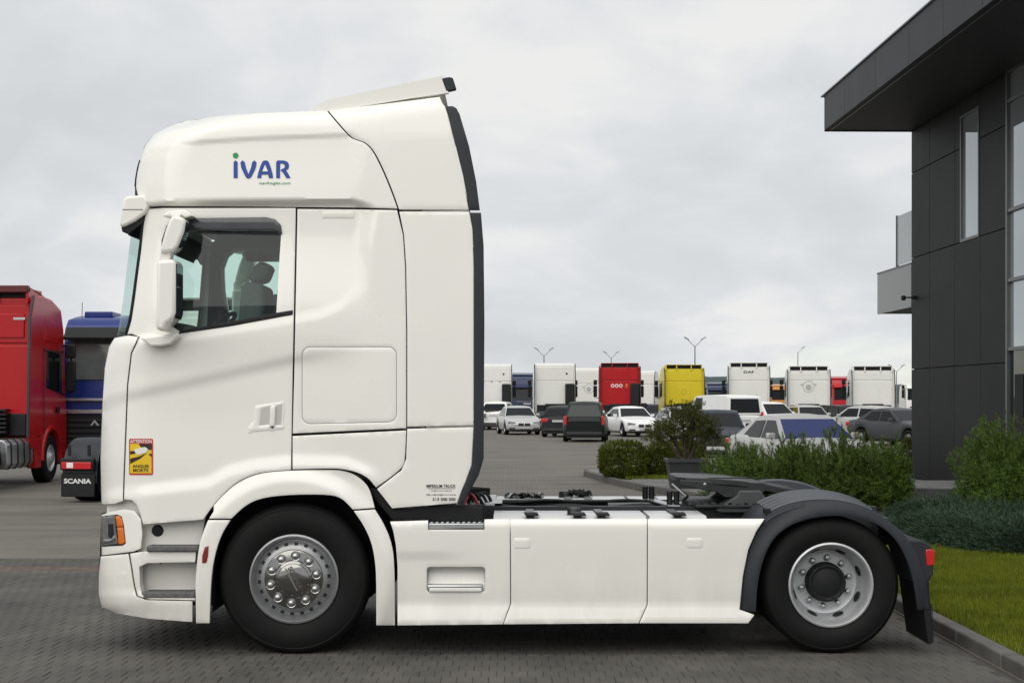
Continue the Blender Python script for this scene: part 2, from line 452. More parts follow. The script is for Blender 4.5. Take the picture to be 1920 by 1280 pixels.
# ---- lower deflector
lower_left = [(748, 396), (757, 440), (761, 500), (763, 620), (763, 800)]
panel('lower_air_deflector', lower_left + [(888, 797), (888, 500), (886, 430), (880, 396.5)], gap=.0025)
panel('deflector_foot', [(763, 803), (761, 860), (752, 881), (706, 916), (735, 953), (857, 943), (884, 872), (888, 800)], gap=.0025)
panel('deflector_edge', [(880.5, 398.5), (902, 398.5), (907, 460), (908.5, 600), (907, 860), (898, 890), (868, 945), (857, 945), (884, 872), (888, 800), (888, 500), (886, 430)], strip_off, GREYP, gap=.001, mirror=False)

# ---- door with window opening
win = [(340, 409), (500, 409), (515, 413), (524, 424), (527, 440), (523, 500), (518, 587), (430, 604), (338, 622), (322, 612), (308, 560), (302, 500), (303, 450), (312, 424), (324, 413)]
door_poly = [(272, 392), (300, 389.5), (555, 389.5), (553, 500), (549, 700), *chaikin([(546, 881), (492, 885), (465, 893), (441, 906), (418, 927), (400, 947), (381, 974)]), (268, 983), (262, 962), (256, 946), (247, 938), (232, 936),
             (233, 900), (240, 720), (247, 662), (262, 632), (246, 626), (238, 627), (246, 600), (252, 560), (264, 470)]
DOOR = panel('door', door_poly, holes=[win], gap=.0025, h=.022)
win_in = [(x, y) for x, y in win]
def win_off(px, py): return cab_off(px, py) + .022
panel('window_pane', win_in, win_off, GLASS, DOOR, gap=-.004, thick=.003, edge=0, mirror=False, bevel=0)
fp = panel('window_pane', win_in, win_off, GLASS, TRUCK, gap=-.004, thick=.003, edge=0, mirror=False, bevel=0); fp.scale = (1, -1, 1)
def trim_off(px, py): return cab_off(px, py) - .004
panel('window_trim', [(333, 626), (338, 620), (430, 603), (518, 586), (549, 581), (549, 590), (430, 612)], trim_off, BLACKP, gap=.0005, thick=.02)
panel('rain_guard', [(345, 409), (500, 407), (516, 411), (526, 421), (529, 438), (523, 438), (520, 433), (400, 433), (352, 433)], lambda a, b: cab_off(a, b) - .012, mat('smoked_acrylic', (.035, .038, .042), .12, spec=.7, var=.1), gap=.0005, thick=.03)

# ---- sleeper side, hatch and storage flap
hatch = rrect(566, 650, 744, 795, 16)
hatch = [(x, y + (6 if x < 640 else 0)*(1 if y > 760 else 0)*0 - (4*(x-566)/178 if y > 760 else 0)) for x, y in hatch]
panel('sleeper_side', h=.022, poly=[(557, 391), (668, 392), (745, 393.5), (756, 440), (760, 500), (762, 620), (762, 803), (548, 813), (551, 700), (555, 500)], holes=[hatch], gap=.003)
panel('storage_hatch', hatch, gap=.0032)
panel('grab_slot', [(604, 397), (664, 396), (664, 409), (604, 409)], lambda a, b: cab_off(a, b) - .004, gap=0, thick=.012, h=.02)
panel('storage_flap', [(548, 816.5), (762, 806), *chaikin([(760, 850), (758, 872), (742, 888), (705, 914)]), *chaikin([(700, 908), (690, 896), (670, 885), (640, 879), (620, 878), (548, 880)])], gap=.0025)
# ---- front corner
FRONT_CORNER = panel('front_corner', [(232, 938), (215, 944), (190, 945), (188, 860), (191.5, 760), (196, 690), (204, 650), (215, 633), (240, 628.5), (259, 631), (245, 662), (238, 720), (231, 900), (230, 937)], gap=.001)

# ---- bumper, headlight, steps
def bump_off(px, py): return 0.02 + rnd((np.asarray(px, float) - front_x(py))/S, .38) - .012*sst(1108, 1118, py)*(1 - sst(1118, 1160, py))
panel('corner_recess', [(200, 935), (262, 935), (268, 1000), (200, 1000)], lambda a, b: bump_off(a, b) + .09, gap=0)
HOUSING = panel('headlight_housing', [(190, 964), (202, 960), (232, 954), (252, 957), (264, 972), (267, 1000), (264, 1028), (250, 1034), (190, 1041)], bump_off, gap=.002,
      holes=[[(186, 967), (222, 964), (229, 968), (232, 985), (235, 1018), (230, 1021), (186, 1024)]] if False else ())
panel('headlight', [(191.5, 967), (220, 964), (228, 968), (232, 984), (235.5, 1018), (230, 1022), (191, 1024.5)], lambda a, b: bump_off(a, b) - .004, BLACKP, gap=0, thick=.02)
panel('headlight_lens', [(192.5, 968), (215, 966), (217, 992), (221, 1019), (192.5, 1022)], lambda a, b: bump_off(a, b) - .009, mat('smoked_lens', (.14, .145, .15), .08, coat=.6, var=.4, vscale=25), gap=0, thick=.01, h=.02)
panel('headlight_bar', [(202, 982), (212, 981), (213, 1002), (210, 1010), (203, 1006)], lambda a, b: bump_off(a, b) - .014, BLACKP, gap=0, thick=.01, h=.02)
panel('headlight_reflector', [(193, 1011), (206, 1011), (214, 1003), (217, 1012), (208, 1017), (193, 1019)], lambda a, b: bump_off(a, b) - .013, CHROME, gap=0, thick=.01, h=.02)
panel('turn_indicator', [(216.5, 967), (224, 967), (228.5, 972), (230.5, 986), (219.5, 987)], lambda a, b: bump_off(a, b) - .010, AMBER, gap=0, thick=.012, h=.02)
panel('turn_indicator', [(219.7, 988.5), (230.8, 988), (234, 1016), (229, 1019.5), (222.5, 1019)], lambda a, b: bump_off(a, b) - .010, AMBER, gap=0, thick=.012, h=.02)
panel('bumper_corner', [(188, 1042), (241, 1037), (246, 1066), (251, 1098), (256, 1117), (275, 1124), (361, 1126), (361, 1166), (280, 1160), (215, 1149), (190, 1138), (184, 1115), (184, 1080)], bump_off, gap=.0025)
panel('towing_cap', [(232 + 6*math.cos(k*math.pi/6), 1077 + 6.5*math.sin(k*math.pi/6)) for k in range(12)], lambda a, b: bump_off(a, b) - .003, gap=0, thick=.006, h=.02, bevel=0, edge=.002)
step_hole = [(261, 1062), (276, 1055), (366, 1053), (366, 1121), (275, 1121), (266, 1115), (262, 1095)]
panel('step_frame', [(243.5, 1037), (262, 1034), (274, 1033), (368, 1031), (366, 1053), (366, 1125), (275, 1123), (258, 1116), (253, 1098), (248, 1066)], lambda a, b: bump_off(a, b) + .004, holes=[step_hole], gap=.0015, thick=.10)
panel('step_back', [(250, 1045), (372, 1045), (372, 1128), (250, 1128)], lambda a, b: bump_off(a, b) + .15, gap=0)
panel('step_back', [(258, 970), (386, 966), (372, 1036), (258, 1040)], lambda a, b: bump_off(a, b) + .10, gap=0)
def panel_box(name, px0, px1, py0, py1, y0, y1, m, bevel=.008, mirror=True, parent=None):
    mb = MB().box(LX(px0), LX(px1), y0, y1, LZ(py1), LZ(py0))
    o = mb.build(name, m, parent or TRUCK, bevel=bevel)
    if mirror:
        o2 = link(name, o.data, parent or TRUCK, bevel); o2.scale = (1, -1, 1)
    return o
panel_box('step_tread', 274, 371, 1023, 1034.5, -HW + .0, -HW + .16, TREAD, .012)
panel_box('step_tread', 267, 365, 1110, 1123, -HW + .012, -HW + .18, TREAD, .012)
for cx, cy in ((291, 1060), (358, 1058)):
    MB().lathe([(0, -.004), (.007, -.003), (.008, .01)], (LX(cx), -HW + .165, LZ(cy)), seg=10).build('step_bolt', BLACKP, TRUCK)
MB().lathe([(0, -.012), (.035, -.010), (.042, 0.0), (.044, .03)], (LX(288), -HW + .118, LZ(997)), seg=20).build('tow_plug', BLACKP, TRUCK)

# ---- front wheel arch
def arch_off(px, py):
    r = np.hypot(np.asarray(px, float) - 545, (np.asarray(py, float) - 1088)*.97)
    return -.012 + .045*sst(178, 212, r)
panel('wheel_arch', [(391, 972), (400, 958), *chaikin([(400, 947), (418, 927), (441, 906), (465, 893), (492, 885), (547, 881), (620, 879.5), (642, 881), (664, 888), (682, 901), (694, 917), (703, 952)]),
                     *chaikin([(661, 955), (652, 945), (640, 934), (620, 927), (547, 927), (491, 933), (460, 947), (434, 972)])], arch_off, gap=.002, h=.02)
panel('arch_leg', [(390, 974), *chaikin([(433, 974), (416, 1000), (404, 1035), (396, 1080), (393, 1168)]), (367, 1168), *chaikin([(366, 1090), (370, 1040), (377, 1005), (389, 976)])], arch_off, gap=.002, h=.025)
panel('arch_leg', [(662, 957), *chaikin([(703, 954), (722, 985), (734, 1015), (740, 1050), (741, 1172)]), (705, 1172), *chaikin([(705, 1100), (704, 1060), (697, 1018), (682, 985), (663, 958)])], arch_off, gap=.002, h=.025)
panel('side_marker', [(384, 1025), (391, 1023), (390, 1040), (387, 1054), (379, 1055), (379, 1042)], lambda a, b: arch_off(a, b) - .006, REDDK, gap=0, thick=.015, h=.02)
panel('arch_gap', [(692, 914), (706, 915), (736, 955), (860, 947), (905, 950), (905, 975), (738, 976), (720, 955), (703, 935)], lambda a, b: 0*np.asarray(a, float) + .10, BLACKP, gap=0, thick=.02)

# ---- side skirts
def skirt_off(px, py):
    py = np.asarray(py, float); px = np.asarray(px, float)
    o = .008 + rnd((py - 971)/S, .05)*.9 + .012*sst(980, 1080, py) - .036*np.clip((py - 1131)/36, 0, 1) 
    o += .008*sst(1030, 1050, py)*(1 - sst(1050, 1058, py))*0
    return o - .012*(1 - sst(800, 900, px))*(1 - sst(1036, 1046, py))
pocket = rrect(800, 1062, 910, 1109, 7)
S1 = panel('side_skirt', [(731, 977), (803, 975), (803, 992), (908, 992), (908, 973), (956, 972.5), (957, 1131), (943, 1170), (745, 1172), (745, 1060), (742, 1022), (737, 995)], skirt_off, holes=[pocket], gap=.0015)
panel('side_skirt', [(957.5, 972.5), (1213.5, 972), (1213, 1133), (1197.5, 1168), (943.5, 1170), (958, 1131)], skirt_off, gap=.0015)
panel('side_skirt', [(1214.5, 972), (1434, 972), (1418, 996), (1403, 1030), (1393, 1080), (1387, 1142), (1415, 1152), (1403, 1168), (1198.5, 1168), (1214, 1133)], skirt_off, gap=.0015)
for q in (rrect(963, 1008, 995, 1028, 4, 3), rrect(1287, 1008, 1318, 1027, 4, 3)):
    panel('jack_flap', q, lambda a, b: skirt_off(a, b) - .0012, gap=0, thick=.004, h=.03, bevel=.0015, edge=.001)
panel('step_pocket', [(796, 1058), (914, 1058), (914, 1112), (796, 1112)], lambda a, b: .02 + .09 - .05*np.clip((np.asarray(b, float) - 1075)/30, 0, 1), gap=0)
panel_box('pocket_tread', 801, 905, 1096, 1108, -HW + .006, -HW + .10, ALU, .01)
panel_box('pocket_sill', 805, 903, 1102, 1109, -HW + .0, -HW + .02, WHITE, .006)
panel_box('upper_step', 803.5, 907, 981, 991, -HW + .006, -HW + .22, ALU, .006)
panel_box('step_well', 800, 910, 950, 996, -HW + .22, -HW + .26, BLACKP, .004)
for k in range(10): panel_box('tread_tooth', 806 + k*10, 812 + k*10, 978.5, 981.2, -HW + .012, -HW + .2, ALU, .003)
for k in range(5): panel_box('vent_rib', 868 + 7*k, 871 + 7*k, 958, 972, -HW + .212, -HW + .222, GREYP, .002)

# ---- roof, front skin, rear wall, lining
def yedge(px, py): return HW - float(cab_off(px, py))
def skin(name, pts, material, n=10, crown=0.0, parent=None):
    """sheet across the cab's width through outline points, edges on the side panels"""
    rows = []
    for a, b in pts:
        ye = yedge(a, b) - .010
        rows.append([(PX(a, HW - ye), -ye + 2*ye*j/n, PZ(b, HW - ye) - .004 + crown*(1 - (2*j/n - 1)**2)) for j in range(n+1)])
    return MB().grid(rows).build(name, material, parent or TRUCK, smooth=50, recalc=False)
skin('roof', [(262, 300), (266, 287), (270, 275), (277, 264), (285, 255), (300, 245), (340, 228), (400, 218), (480, 212), (560, 209), (612, 208)], WHITE)
skin('deflector_top', [(617, 207), (700, 196), (760, 188.5), (826, 181), (829, 192)], WHITE)
skin('front_forehead', [(253, 390), (253, 350), (256, 330), (262, 300)], WHITE)
skin('front_grille', [(215, 632), (208, 640), (204, 650), (196, 690), (191.5, 760), (188, 860), (190, 944)], WHITE)
def bskin(name, pts, m):
    rows = []
    for a, b in pts:
        ye = HW - float(bump_off(a, b)); rows.append([(PX(a, HW - ye), -ye, PZ(b, HW - ye)), (PX(a, HW - ye), ye, PZ(b, HW - ye))])
    MB().grid(rows).build(name, m, TRUCK, recalc=False)
bskin('bumper_front', [(190, 962), (187, 1040), (184, 1080), (184, 1115), (190, 1138), (215, 1149)], WHITE)
panel_box('front_grille_void', 205, 262, 930, 1140, -.8, .8, DARK, 0, False)
for sgn in (-1, 1): MB().tube([(PX(a, .42), sgn*(HW - .42), PZ(b, .42)) for a, b in ((254, 350), (255.5, 335), (259, 315), (263, 301))], .009).build('roof_marker_lamp', BLACKP, TRUCK)
# windscreen that wraps round both corners
rows = []
for py in np.linspace(402, 629, 14):
    xr = float(np.interp(py, [400, 470, 560, 600, 629], [274, 265, 253, 247, 238])); xf = float(front_x(py))
    near = []
    for k in range(9):
        px = xr + (xf - xr)*(1 - (1 - k/8)**2) if k < 8 else xf
        yo = HW - yedge(px, py) + .004; near.append((PX(px, yo), -HW + yo, PZ(py, yo)))
    rows.append(near + [(x, -y, z) for x, y, z in near[::-1]])
MB().grid(rows).build('windscreen', glass('windscreen_glass', (.80, .90, .88), .35), TRUCK, smooth=60, recalc=False)
for sgn in (-1, 1):
    pts = []; rim = MB()
    for py in np.linspace(404, 627, 12):
        xr = float(np.interp(py, [400, 470, 560, 600, 629], [274, 265, 253, 247, 238])) - 3
        yo = HW - yedge(xr, py) + .004; pts.append((PX(xr, yo), sgn*(HW - yo), PZ(py, yo)))
    rim.tube(pts, .011).build('windscreen_seal', BLACKP, TRUCK)
# lining: dark walls just behind the painted panels
def core_off(px, py): return cab_off(px, py) + .035
core = [(300, 262), (420, 232), (600, 222), (640, 262), (690, 285), (730, 370), (748, 450), (752, 800), (745, 870), (700, 900), (560, 872), (470, 880), (400, 940), (385, 966), (275, 975), (250, 930), (248, 720), (268, 640), (262, 600), (280, 430), (290, 380)]
panel('side_lining', core, core_off, DARK, holes=[[(x*1.0, y) for x, y in inset(win[::-1] if poly_area(win) < 0 else win, -6)]], gap=0, bevel=0, edge=0, h=.05, thick=.01)
pan = MB()
pan.box(LX(745), LX(752), -1.14, 1.14, LZ(930), LZ(262))            # rear wall
pan.build('rear_wall', CABIN, TRUCK)
MB().box(LX(262), LX(746), -1.13, 1.13, LZ(905), LZ(860)).build('cab_floor', CABIN, TRUCK)
MB().box(LX(310), LX(746), -1.12, 1.12, LZ(300), LZ(292)).build('headliner', CABIN, TRUCK)
MB().box(LX(566), LX(745), -1.13, 1.13, LZ(870), LZ(640)).build('bunk', CABIN, TRUCK, bevel=.03)
# side lining returns that close the cavity above/below window on the inside
for sgn in (-1, 1):
    q = MB()
    def ins(px0, px1, py0, py1): q.box(LX(px0), LX(px1), sgn*1.09, sgn*1.10, LZ(py1), LZ(py0))
    ins(280, 745, 300, 402); ins(533, 745, 402, 870); ins(262, 545, 628, 870)
    q.build('inner_lining', CABIN, TRUCK)
# ---- interior
dash = MB().prism([(LX(245), LZ(640)), (LX(250), LZ(612)), (LX(300), LZ(598)), (LX(345), LZ(606)), (LX(360), LZ(650)), (LX(350), LZ(800)), (LX(250), LZ(800))], -1.06, 1.06)
dash.build('dashboard', mat('dash_black', (.03, .032, .033), .7, var=.2), TRUCK, bevel=.02)
def seat(yc, x0=440):
    cush = MB().box(LX(x0 - 75), LX(x0 + 40), yc - .26, yc + .26, LZ(690), LZ(655)).build('seat_cushion', SEATM, TRUCK, bevel=.04, seg=3)
    b = MB().prism([(LX(x0 - 5), LZ(665)), (LX(x0 + 40), LZ(665)), (LX(x0 + 52), LZ(560)), (LX(x0 + 50), LZ(522)), (LX(x0 + 14), LZ(518)), (LX(x0 + 6), LZ(530))], yc - .25, yc + .25).build('seat_backrest', SEATM, TRUCK, bevel=.04, seg=3)
    hd = MB().prism([(LX(x0 + 18), LZ(520)), (LX(x0 + 48), LZ(515)), (LX(x0 + 58), LZ(490)), (LX(x0 + 56), LZ(480)), (LX(x0 + 34), LZ(476)), (LX(x0 + 22), LZ(500))], yc - .14, yc + .14).build('headrest', SEATM, TRUCK, bevel=.03, seg=3)
seat(-.62, 425); seat(.62, 425)
a = []
for k in range(25):
    t = 2*math.pi*k/24; a.append((LX(372) + .06*math.sin(t)*0 + .17*math.cos(t)*.75, -.62 + .23*math.sin(t), LZ(608) + .17*math.cos(t)*.66))
MB().tube(a, .017).tube([(LX(372), -.62, LZ(608)), (LX(335), -.62, LZ(650))], .03).build('steering_wheel', DARK, TRUCK)
MB().box(LX(345), LX(362), -.05, .0, LZ(640), LZ(560)).build('phone_holder', DARK, TRUCK, bevel=.01)
# curtain and header band near the roof

# ---- sun visor
def VX(p): return PX(p, .155)
def VZ(p): return PZ(p, .155)
vis = MB().prism([(VX(224), VZ(421)), (VX(228), VZ(394)), (VX(230), VZ(374)), (VX(236), VZ(367)), (VX(271), VZ(365)), (VX(283), VZ(384)), (VX(271), VZ(401)), (VX(252), VZ(415)), (VX(238), VZ(422)), (VX(227), VZ(427))], -1.12, 1.12)
vis.build('sun_visor', WHITE, TRUCK, bevel=.02, seg=3)
MB().prism([(VX(225), VZ(425)), (VX(252), VZ(416)), (VX(271), VZ(402)), (VX(268), VZ(416)), (VX(243), VZ(434)), (VX(239), VZ(441)), (VX(235), VZ(434)), (VX(227), VZ(434))], -1.09, 1.09).build('visor_underside_shade', BLACKP, TRUCK, bevel=.004)  # black piece: shade under the visor put into its colour, over dark plexi
MB().box(VX(229.5), VX(268), -1.123, -1.119, VZ(393.4), VZ(392.4)).build('visor_seam', DARK, TRUCK)

# ---- mirrors
def at(px, py, y):       # local x, z of a photograph point that lies at local depth y
    D = 10.5 + HW + y; return ((px - 960)*D/F, CAM_H - (py - HOR)*D/F)
def ptz(pts, y): return [at(a, b, y) for a, b in pts]
for sgn in (-1, 1):
    def mir(name, pts, y0, y1, m, bevel, seg=3):
        p = ptz(pts, y0)
        mb = MB().prism(p, y0 if sgn < 0 else -y0, y1 if sgn < 0 else -y1)
        return mb.build(name, m, TRUCK, bevel=bevel, seg=seg)
    mir('mirror_bracket', [(304, 405), (314, 396), (345, 393), (355, 398), (362, 405), (345, 409), (320, 408)], -1.33, -1.20, WHITE, .012)
    mir('mirror_bracket', [(262, 633), (300, 628), (335, 624), (334, 631), (320, 645), (300, 649), (282, 649)], -1.34, -1.20, WHITE, .014)
    m1 = mir('mirror_housing', [(317, 412), (323, 404), (340, 406), (348, 414), (344, 436), (334, 461), (326, 471), (299, 474), (303, 455), (310, 430)], -1.46, -1.30, WHITE, .025)
    m2 = mir('mirror_housing', [(293, 488), (325, 485), (329, 492), (329, 585), (325, 598), (311, 608), (308, 622), (291, 617), (292, 590)], -1.50, -1.26, WHITE, .028)
    mir('mirror_arm', [(299, 470), (322, 468), (318, 490), (299, 492)], -1.42, -1.32, WHITE, .01)
    mir('mirror_arm', [(318, 400), (340, 400), (336, 412), (322, 412)], -1.42, -1.30, WHITE, .01)
    mir('mirror_glass', [(344, 414), (349, 415), (346, 438), (336, 463), (331, 464), (341, 438)], -1.44, -1.32, GLASSD, .004)
    mir('mirror_glass', [(327, 494), (331.5, 495), (331.5, 585), (328, 597), (326, 594)], -1.48, -1.28, GLASSD, .004)

# ---- door handle
panel('handle_recess', [(478, 760), (534, 752), (532, 805), (463, 811), (466, 800), (474, 790)], lambda a, b: cab_off(a, b) - .005, gap=0, thick=.012, h=.02, edge=.005, bevel=.010,
      holes=[[(490, 768), (506, 763), (505, 795), (486, 797)], [(518, 762), (529, 760), (527, 796), (516, 796)]], mirror=False)
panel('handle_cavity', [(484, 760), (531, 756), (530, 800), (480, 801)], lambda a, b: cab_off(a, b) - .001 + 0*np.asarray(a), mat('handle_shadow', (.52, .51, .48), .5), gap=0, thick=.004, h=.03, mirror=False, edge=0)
panel('door_handle', [(507, 763), (516, 761), (514, 798), (505, 799)], lambda a, b: cab_off(a, b) - .022, gap=0, thick=.02, h=.02, mirror=False)
MB().lathe([(0, -.003), (.009, -.002), (.010, .01)], (LX(509), -HW + float(cab_off(509, 800)) - .008, LZ(800)), seg=12).build('door_lock', STEEL, TRUCK)

# ---- roof spoiler
def SX(p): return PX(p, .175)
def SZ(p): return PZ(p, .175)
sp = [(588, 205), (603, 197), (622, 189), (828, 146), (837, 172), (768, 182), (621, 206)]
spm = MB()
pp = [(SX(a), SZ(b)) for a, b in sp]
spm.prism([pp[0], pp[1], pp[2], pp[3], pp[4], pp[5], pp[6]], -1.10, -1.06)
spm.prism([pp[0], pp[1], pp[2], pp[3], pp[4], pp[5], pp[6]], 1.06, 1.10)
spm.grid([[(SX(a), y, SZ(b)) for y in (-1.10, -.5, 0, .5, 1.10)] for a, b in ((588, 205), (603, 197), (622, 189), (828, 146))])
spm.grid([[(SX(a), y, SZ(b)) for y in (-1.09, 1.09)] for a, b in ((590, 206), (604, 200), (622, 193), (827, 150))])
spm.build('roof_spoiler', WHITE, TRUCK, bevel=.012, recalc=False)
for sgn in (-1, 1): MB().prism([(SX(a), SZ(b)) for a, b in ((827, 147), (842, 144.5), (849, 146), (851, 152), (856, 168), (836.5, 172.5))], sgn*1.102, sgn*1.055).build('spoiler_lip', GREYP, TRUCK, bevel=.008)
MB().prism([(SX(a), SZ(b)) for a, b in ((592, 206), (618, 200), (640, 202), (618, 208))], -1.0, 1.0).build('spoiler_hinge', DARK, TRUCK)

# ---- lettering and stickers on the cab
def decal(name, vs, fs, m, off=cab_off, lift=.004, parent=None):
    """vs: (px, py) points laid on the panel"""
    A = np.array(vs); y = -HW + off(A[:, 0], A[:, 1]) - lift
    me = bpy.data.meshes.new(name); me.from_pydata([(PX(a, y[i] + HW), y[i], PZ(b, y[i] + HW)) for i, (a, b) in enumerate(vs)], [], fs); me.materials.append(m)
    return link(name, me, parent or TRUCK)
def decal_text(name, body, x0, x1, ybot, ytop, m, bold=0.0, shear=0.0, off=cab_off, lift=.004, parent=None):
    vs, fs = fit_text(body, x0, x1, -ybot, -ytop, bold, shear)
    return decal(name, [(a, -b) for a, b in vs], fs, m, off, lift, parent)
BLUE = mat('logo_blue', (.003, .045, .30), .4); GREEN = mat('logo_green', (.004, .28, .07), .4)
INK = mat('sticker_ink', (.015, .015, .015), .5)
def zz(pts, x0, y0, k=10.667): return [(x0 + a/k, y0 + b/k) for a, b in pts]
def ngon(pts): return (pts, [tuple(range(len(pts)))])
def ring(outer, inner):
    pass
# letters traced as strokes of the same weight as in the photograph
def strokes(lines, w):
    vs, fs = [], []
    for ln, ww in lines:
        n = len(ln)
        for i, p in enumerate(ln):
            a = Vector(ln[max(i-1, 0)]); b = Vector(ln[min(i+1, n-1)]); d = (b-a).normalized(); nrm = Vector((-d.y, d.x))*(ww or w)/2
            vs += [tuple(Vector(p)+nrm), tuple(Vector(p)-nrm)]
        o = len(vs) - 2*n
        fs += [(o+2*i, o+2*i+1, o+2*i+3, o+2*i+2) for i in range(n-1)]
    return vs, fs
lg = lambda pts: zz(pts, 400, 260)
vs, fs = ngon(lg([(405, 790), (405, 468), (445, 432), (485, 468), (485, 790)]))
decal('logo_letter', vs, fs, BLUE)
vs, fs = ngon(lg([(445 + 56*math.cos(k*math.pi/12), 338 + 56*math.sin(k*math.pi/12)) for k in range(24)]))
decal('logo_dot', vs, fs, GREEN)
vs, fs = ngon(lg([(540, 480), (585, 432), (630, 475), (650, 580), (702, 710), (755, 580), (775, 475), (820, 432), (865, 480), (845, 590), (770, 745), (735, 790), (702, 798), (665, 790), (635, 745), (560, 590)]))
decal('logo_letter', vs, fs, BLUE)
A_l = [((915, 790), (935, 690), (975, 560), (1010, 475), (1036, 460)), ((1036, 460), (1062, 475), (1097, 560), (1135, 690), (1155, 790))]
vs, fs = ngon(lg([(875, 790), (895, 690), (940, 550), (985, 455), (1015, 437), (1075, 437), (1100, 455), (1140, 550), (1180, 690), (1196, 790), (1110, 790), (1098, 718), (965, 718), (958, 790)]))
ap, af = vs, fs
decal('logo_letter', ap, af, BLUE)
vs, fs = ngon(lg([(1036, 520), (980, 655), (1090, 655)])); decal('logo_counter', vs, fs, WHITE, lift=.0055)
vs, fs = ngon(lg([(1255, 790), (1255, 480), (1265, 450), (1290, 437), (1400, 437), (1470, 455), (1505, 495), (1515, 540), (1505, 590), (1480, 620), (1450, 635), (1485, 680), (1545, 790), (1460, 790), (1400, 690), (1345, 632), (1375, 605), (1405, 598), (1425, 575), (1430, 545), (1415, 515), (1385, 498), (1335, 500), (1333, 790)]))
decal('logo_letter', vs, fs, BLUE)
decal_text('web_address', 'ivarfreight.com', 485, 544.5, 347.5, 340.5, GREEN, .004, .3)
# blind-spot warning sticker
SRED = mat('sticker_red', (.52, .035, .03), .4); SYEL = mat('sticker_yellow', (.75, .50, .01), .4); SWH = mat('sticker_white', (.75, .74, .72), .4)
SDK = mat('sticker_dark', (.03, .008, .008), .4)
st = lambda pts: zz(pts, 225, 800, 11.636)
def sticker(name, pts, m, lift, parent=None):
    return panel(name, pts, lambda a, b: cab_off(a, b) - lift, m, parent, gap=0, thick=.0015, bevel=0, edge=0, h=.03, mirror=False)
STK = sticker('warning_sticker', rrect(241.8, 822, 286.8, 890, 3, 3), SRED, .003)
sticker('sticker_field', st([(222, 365), (688, 365), (688, 1010), (210, 1010)]), SYEL, .0045, STK)
for q in ([(405, 365), (690, 365), (690, 500), (640, 500), (560, 450), (455, 445)], [(220, 525), (320, 525), (340, 575), (220, 605)], [(220, 690), (420, 640), (585, 570), (440, 690), (220, 805)], [(620, 590), (690, 580), (690, 660)]):
    sticker('sticker_mark', st(q), SDK, .006, STK)
sticker('sticker_truck', st([(315, 490), (480, 445), (555, 440), (605, 480), (590, 530), (560, 560), (380, 605), (330, 560)]), SWH, .0075, STK)
decal_text('sticker_lettering', 'ATTENTION', 244, 284.5, 830.3, 824, SWH, .02, parent=STK, lift=.006)
decal_text('sticker_lettering', 'ANGLES', 248.5, 279, 876.5, 870.5, INK, .025, parent=STK, lift=.0065)
decal_text('sticker_lettering', 'MORTS', 249.5, 278, 884.3, 878, INK, .025, parent=STK, lift=.0065)
# dealer lettering on the deflector foot
decal_text('dealer_lettering', 'IMPERIUM TRUCK', 799.5, 854.5, 913.7, 907.7, INK, .015)
decal_text('dealer_lettering', '513 500 500', 811, 854, 938, 932.5, INK, .02)
v_, f_ = ngon([(802, 915), (853, 915), (853, 915.7), (802, 915.7)]); decal('dealer_rule', v_, f_, INK)
dv, df = [], []
for x0, x1, yc, hh in ((808, 848, 919.5, 1.0), (799.5, 855, 927.0, 1.4)):
    x = x0
    while x < x1:
        w = random.uniform(.8, 2.2); t = random.uniform(.4, 1)*hh
        o = len(dv); dv += [(x, yc-t), (x+w, yc-t*random.uniform(.5, 1)), (x+w, yc+t*.8), (x, yc+t)]; df.append((o, o+1, o+2, o+3)); x += w + random.uniform(.6, 1.3)
decal('dealer_small_print', dv, df, INK)
# far side wide-angle mirror that shows through the cab glazing
for nm, pts in (('far_mirror', [(352, 428), (380, 424), (393, 440), (392, 470), (380, 500), (366, 478), (350, 480)]), ):
    MB().prism(ptz(pts, 1.42), 1.34, 1.50).build(nm, BLACKP, TRUCK, bevel=.02)
REFL_CHROME = mat('chrome_dark_reflection', (0.30, 0.295, 0.28), 0.10, metal=1.0)  # base colour darkened to imitate reflections of dark surroundings
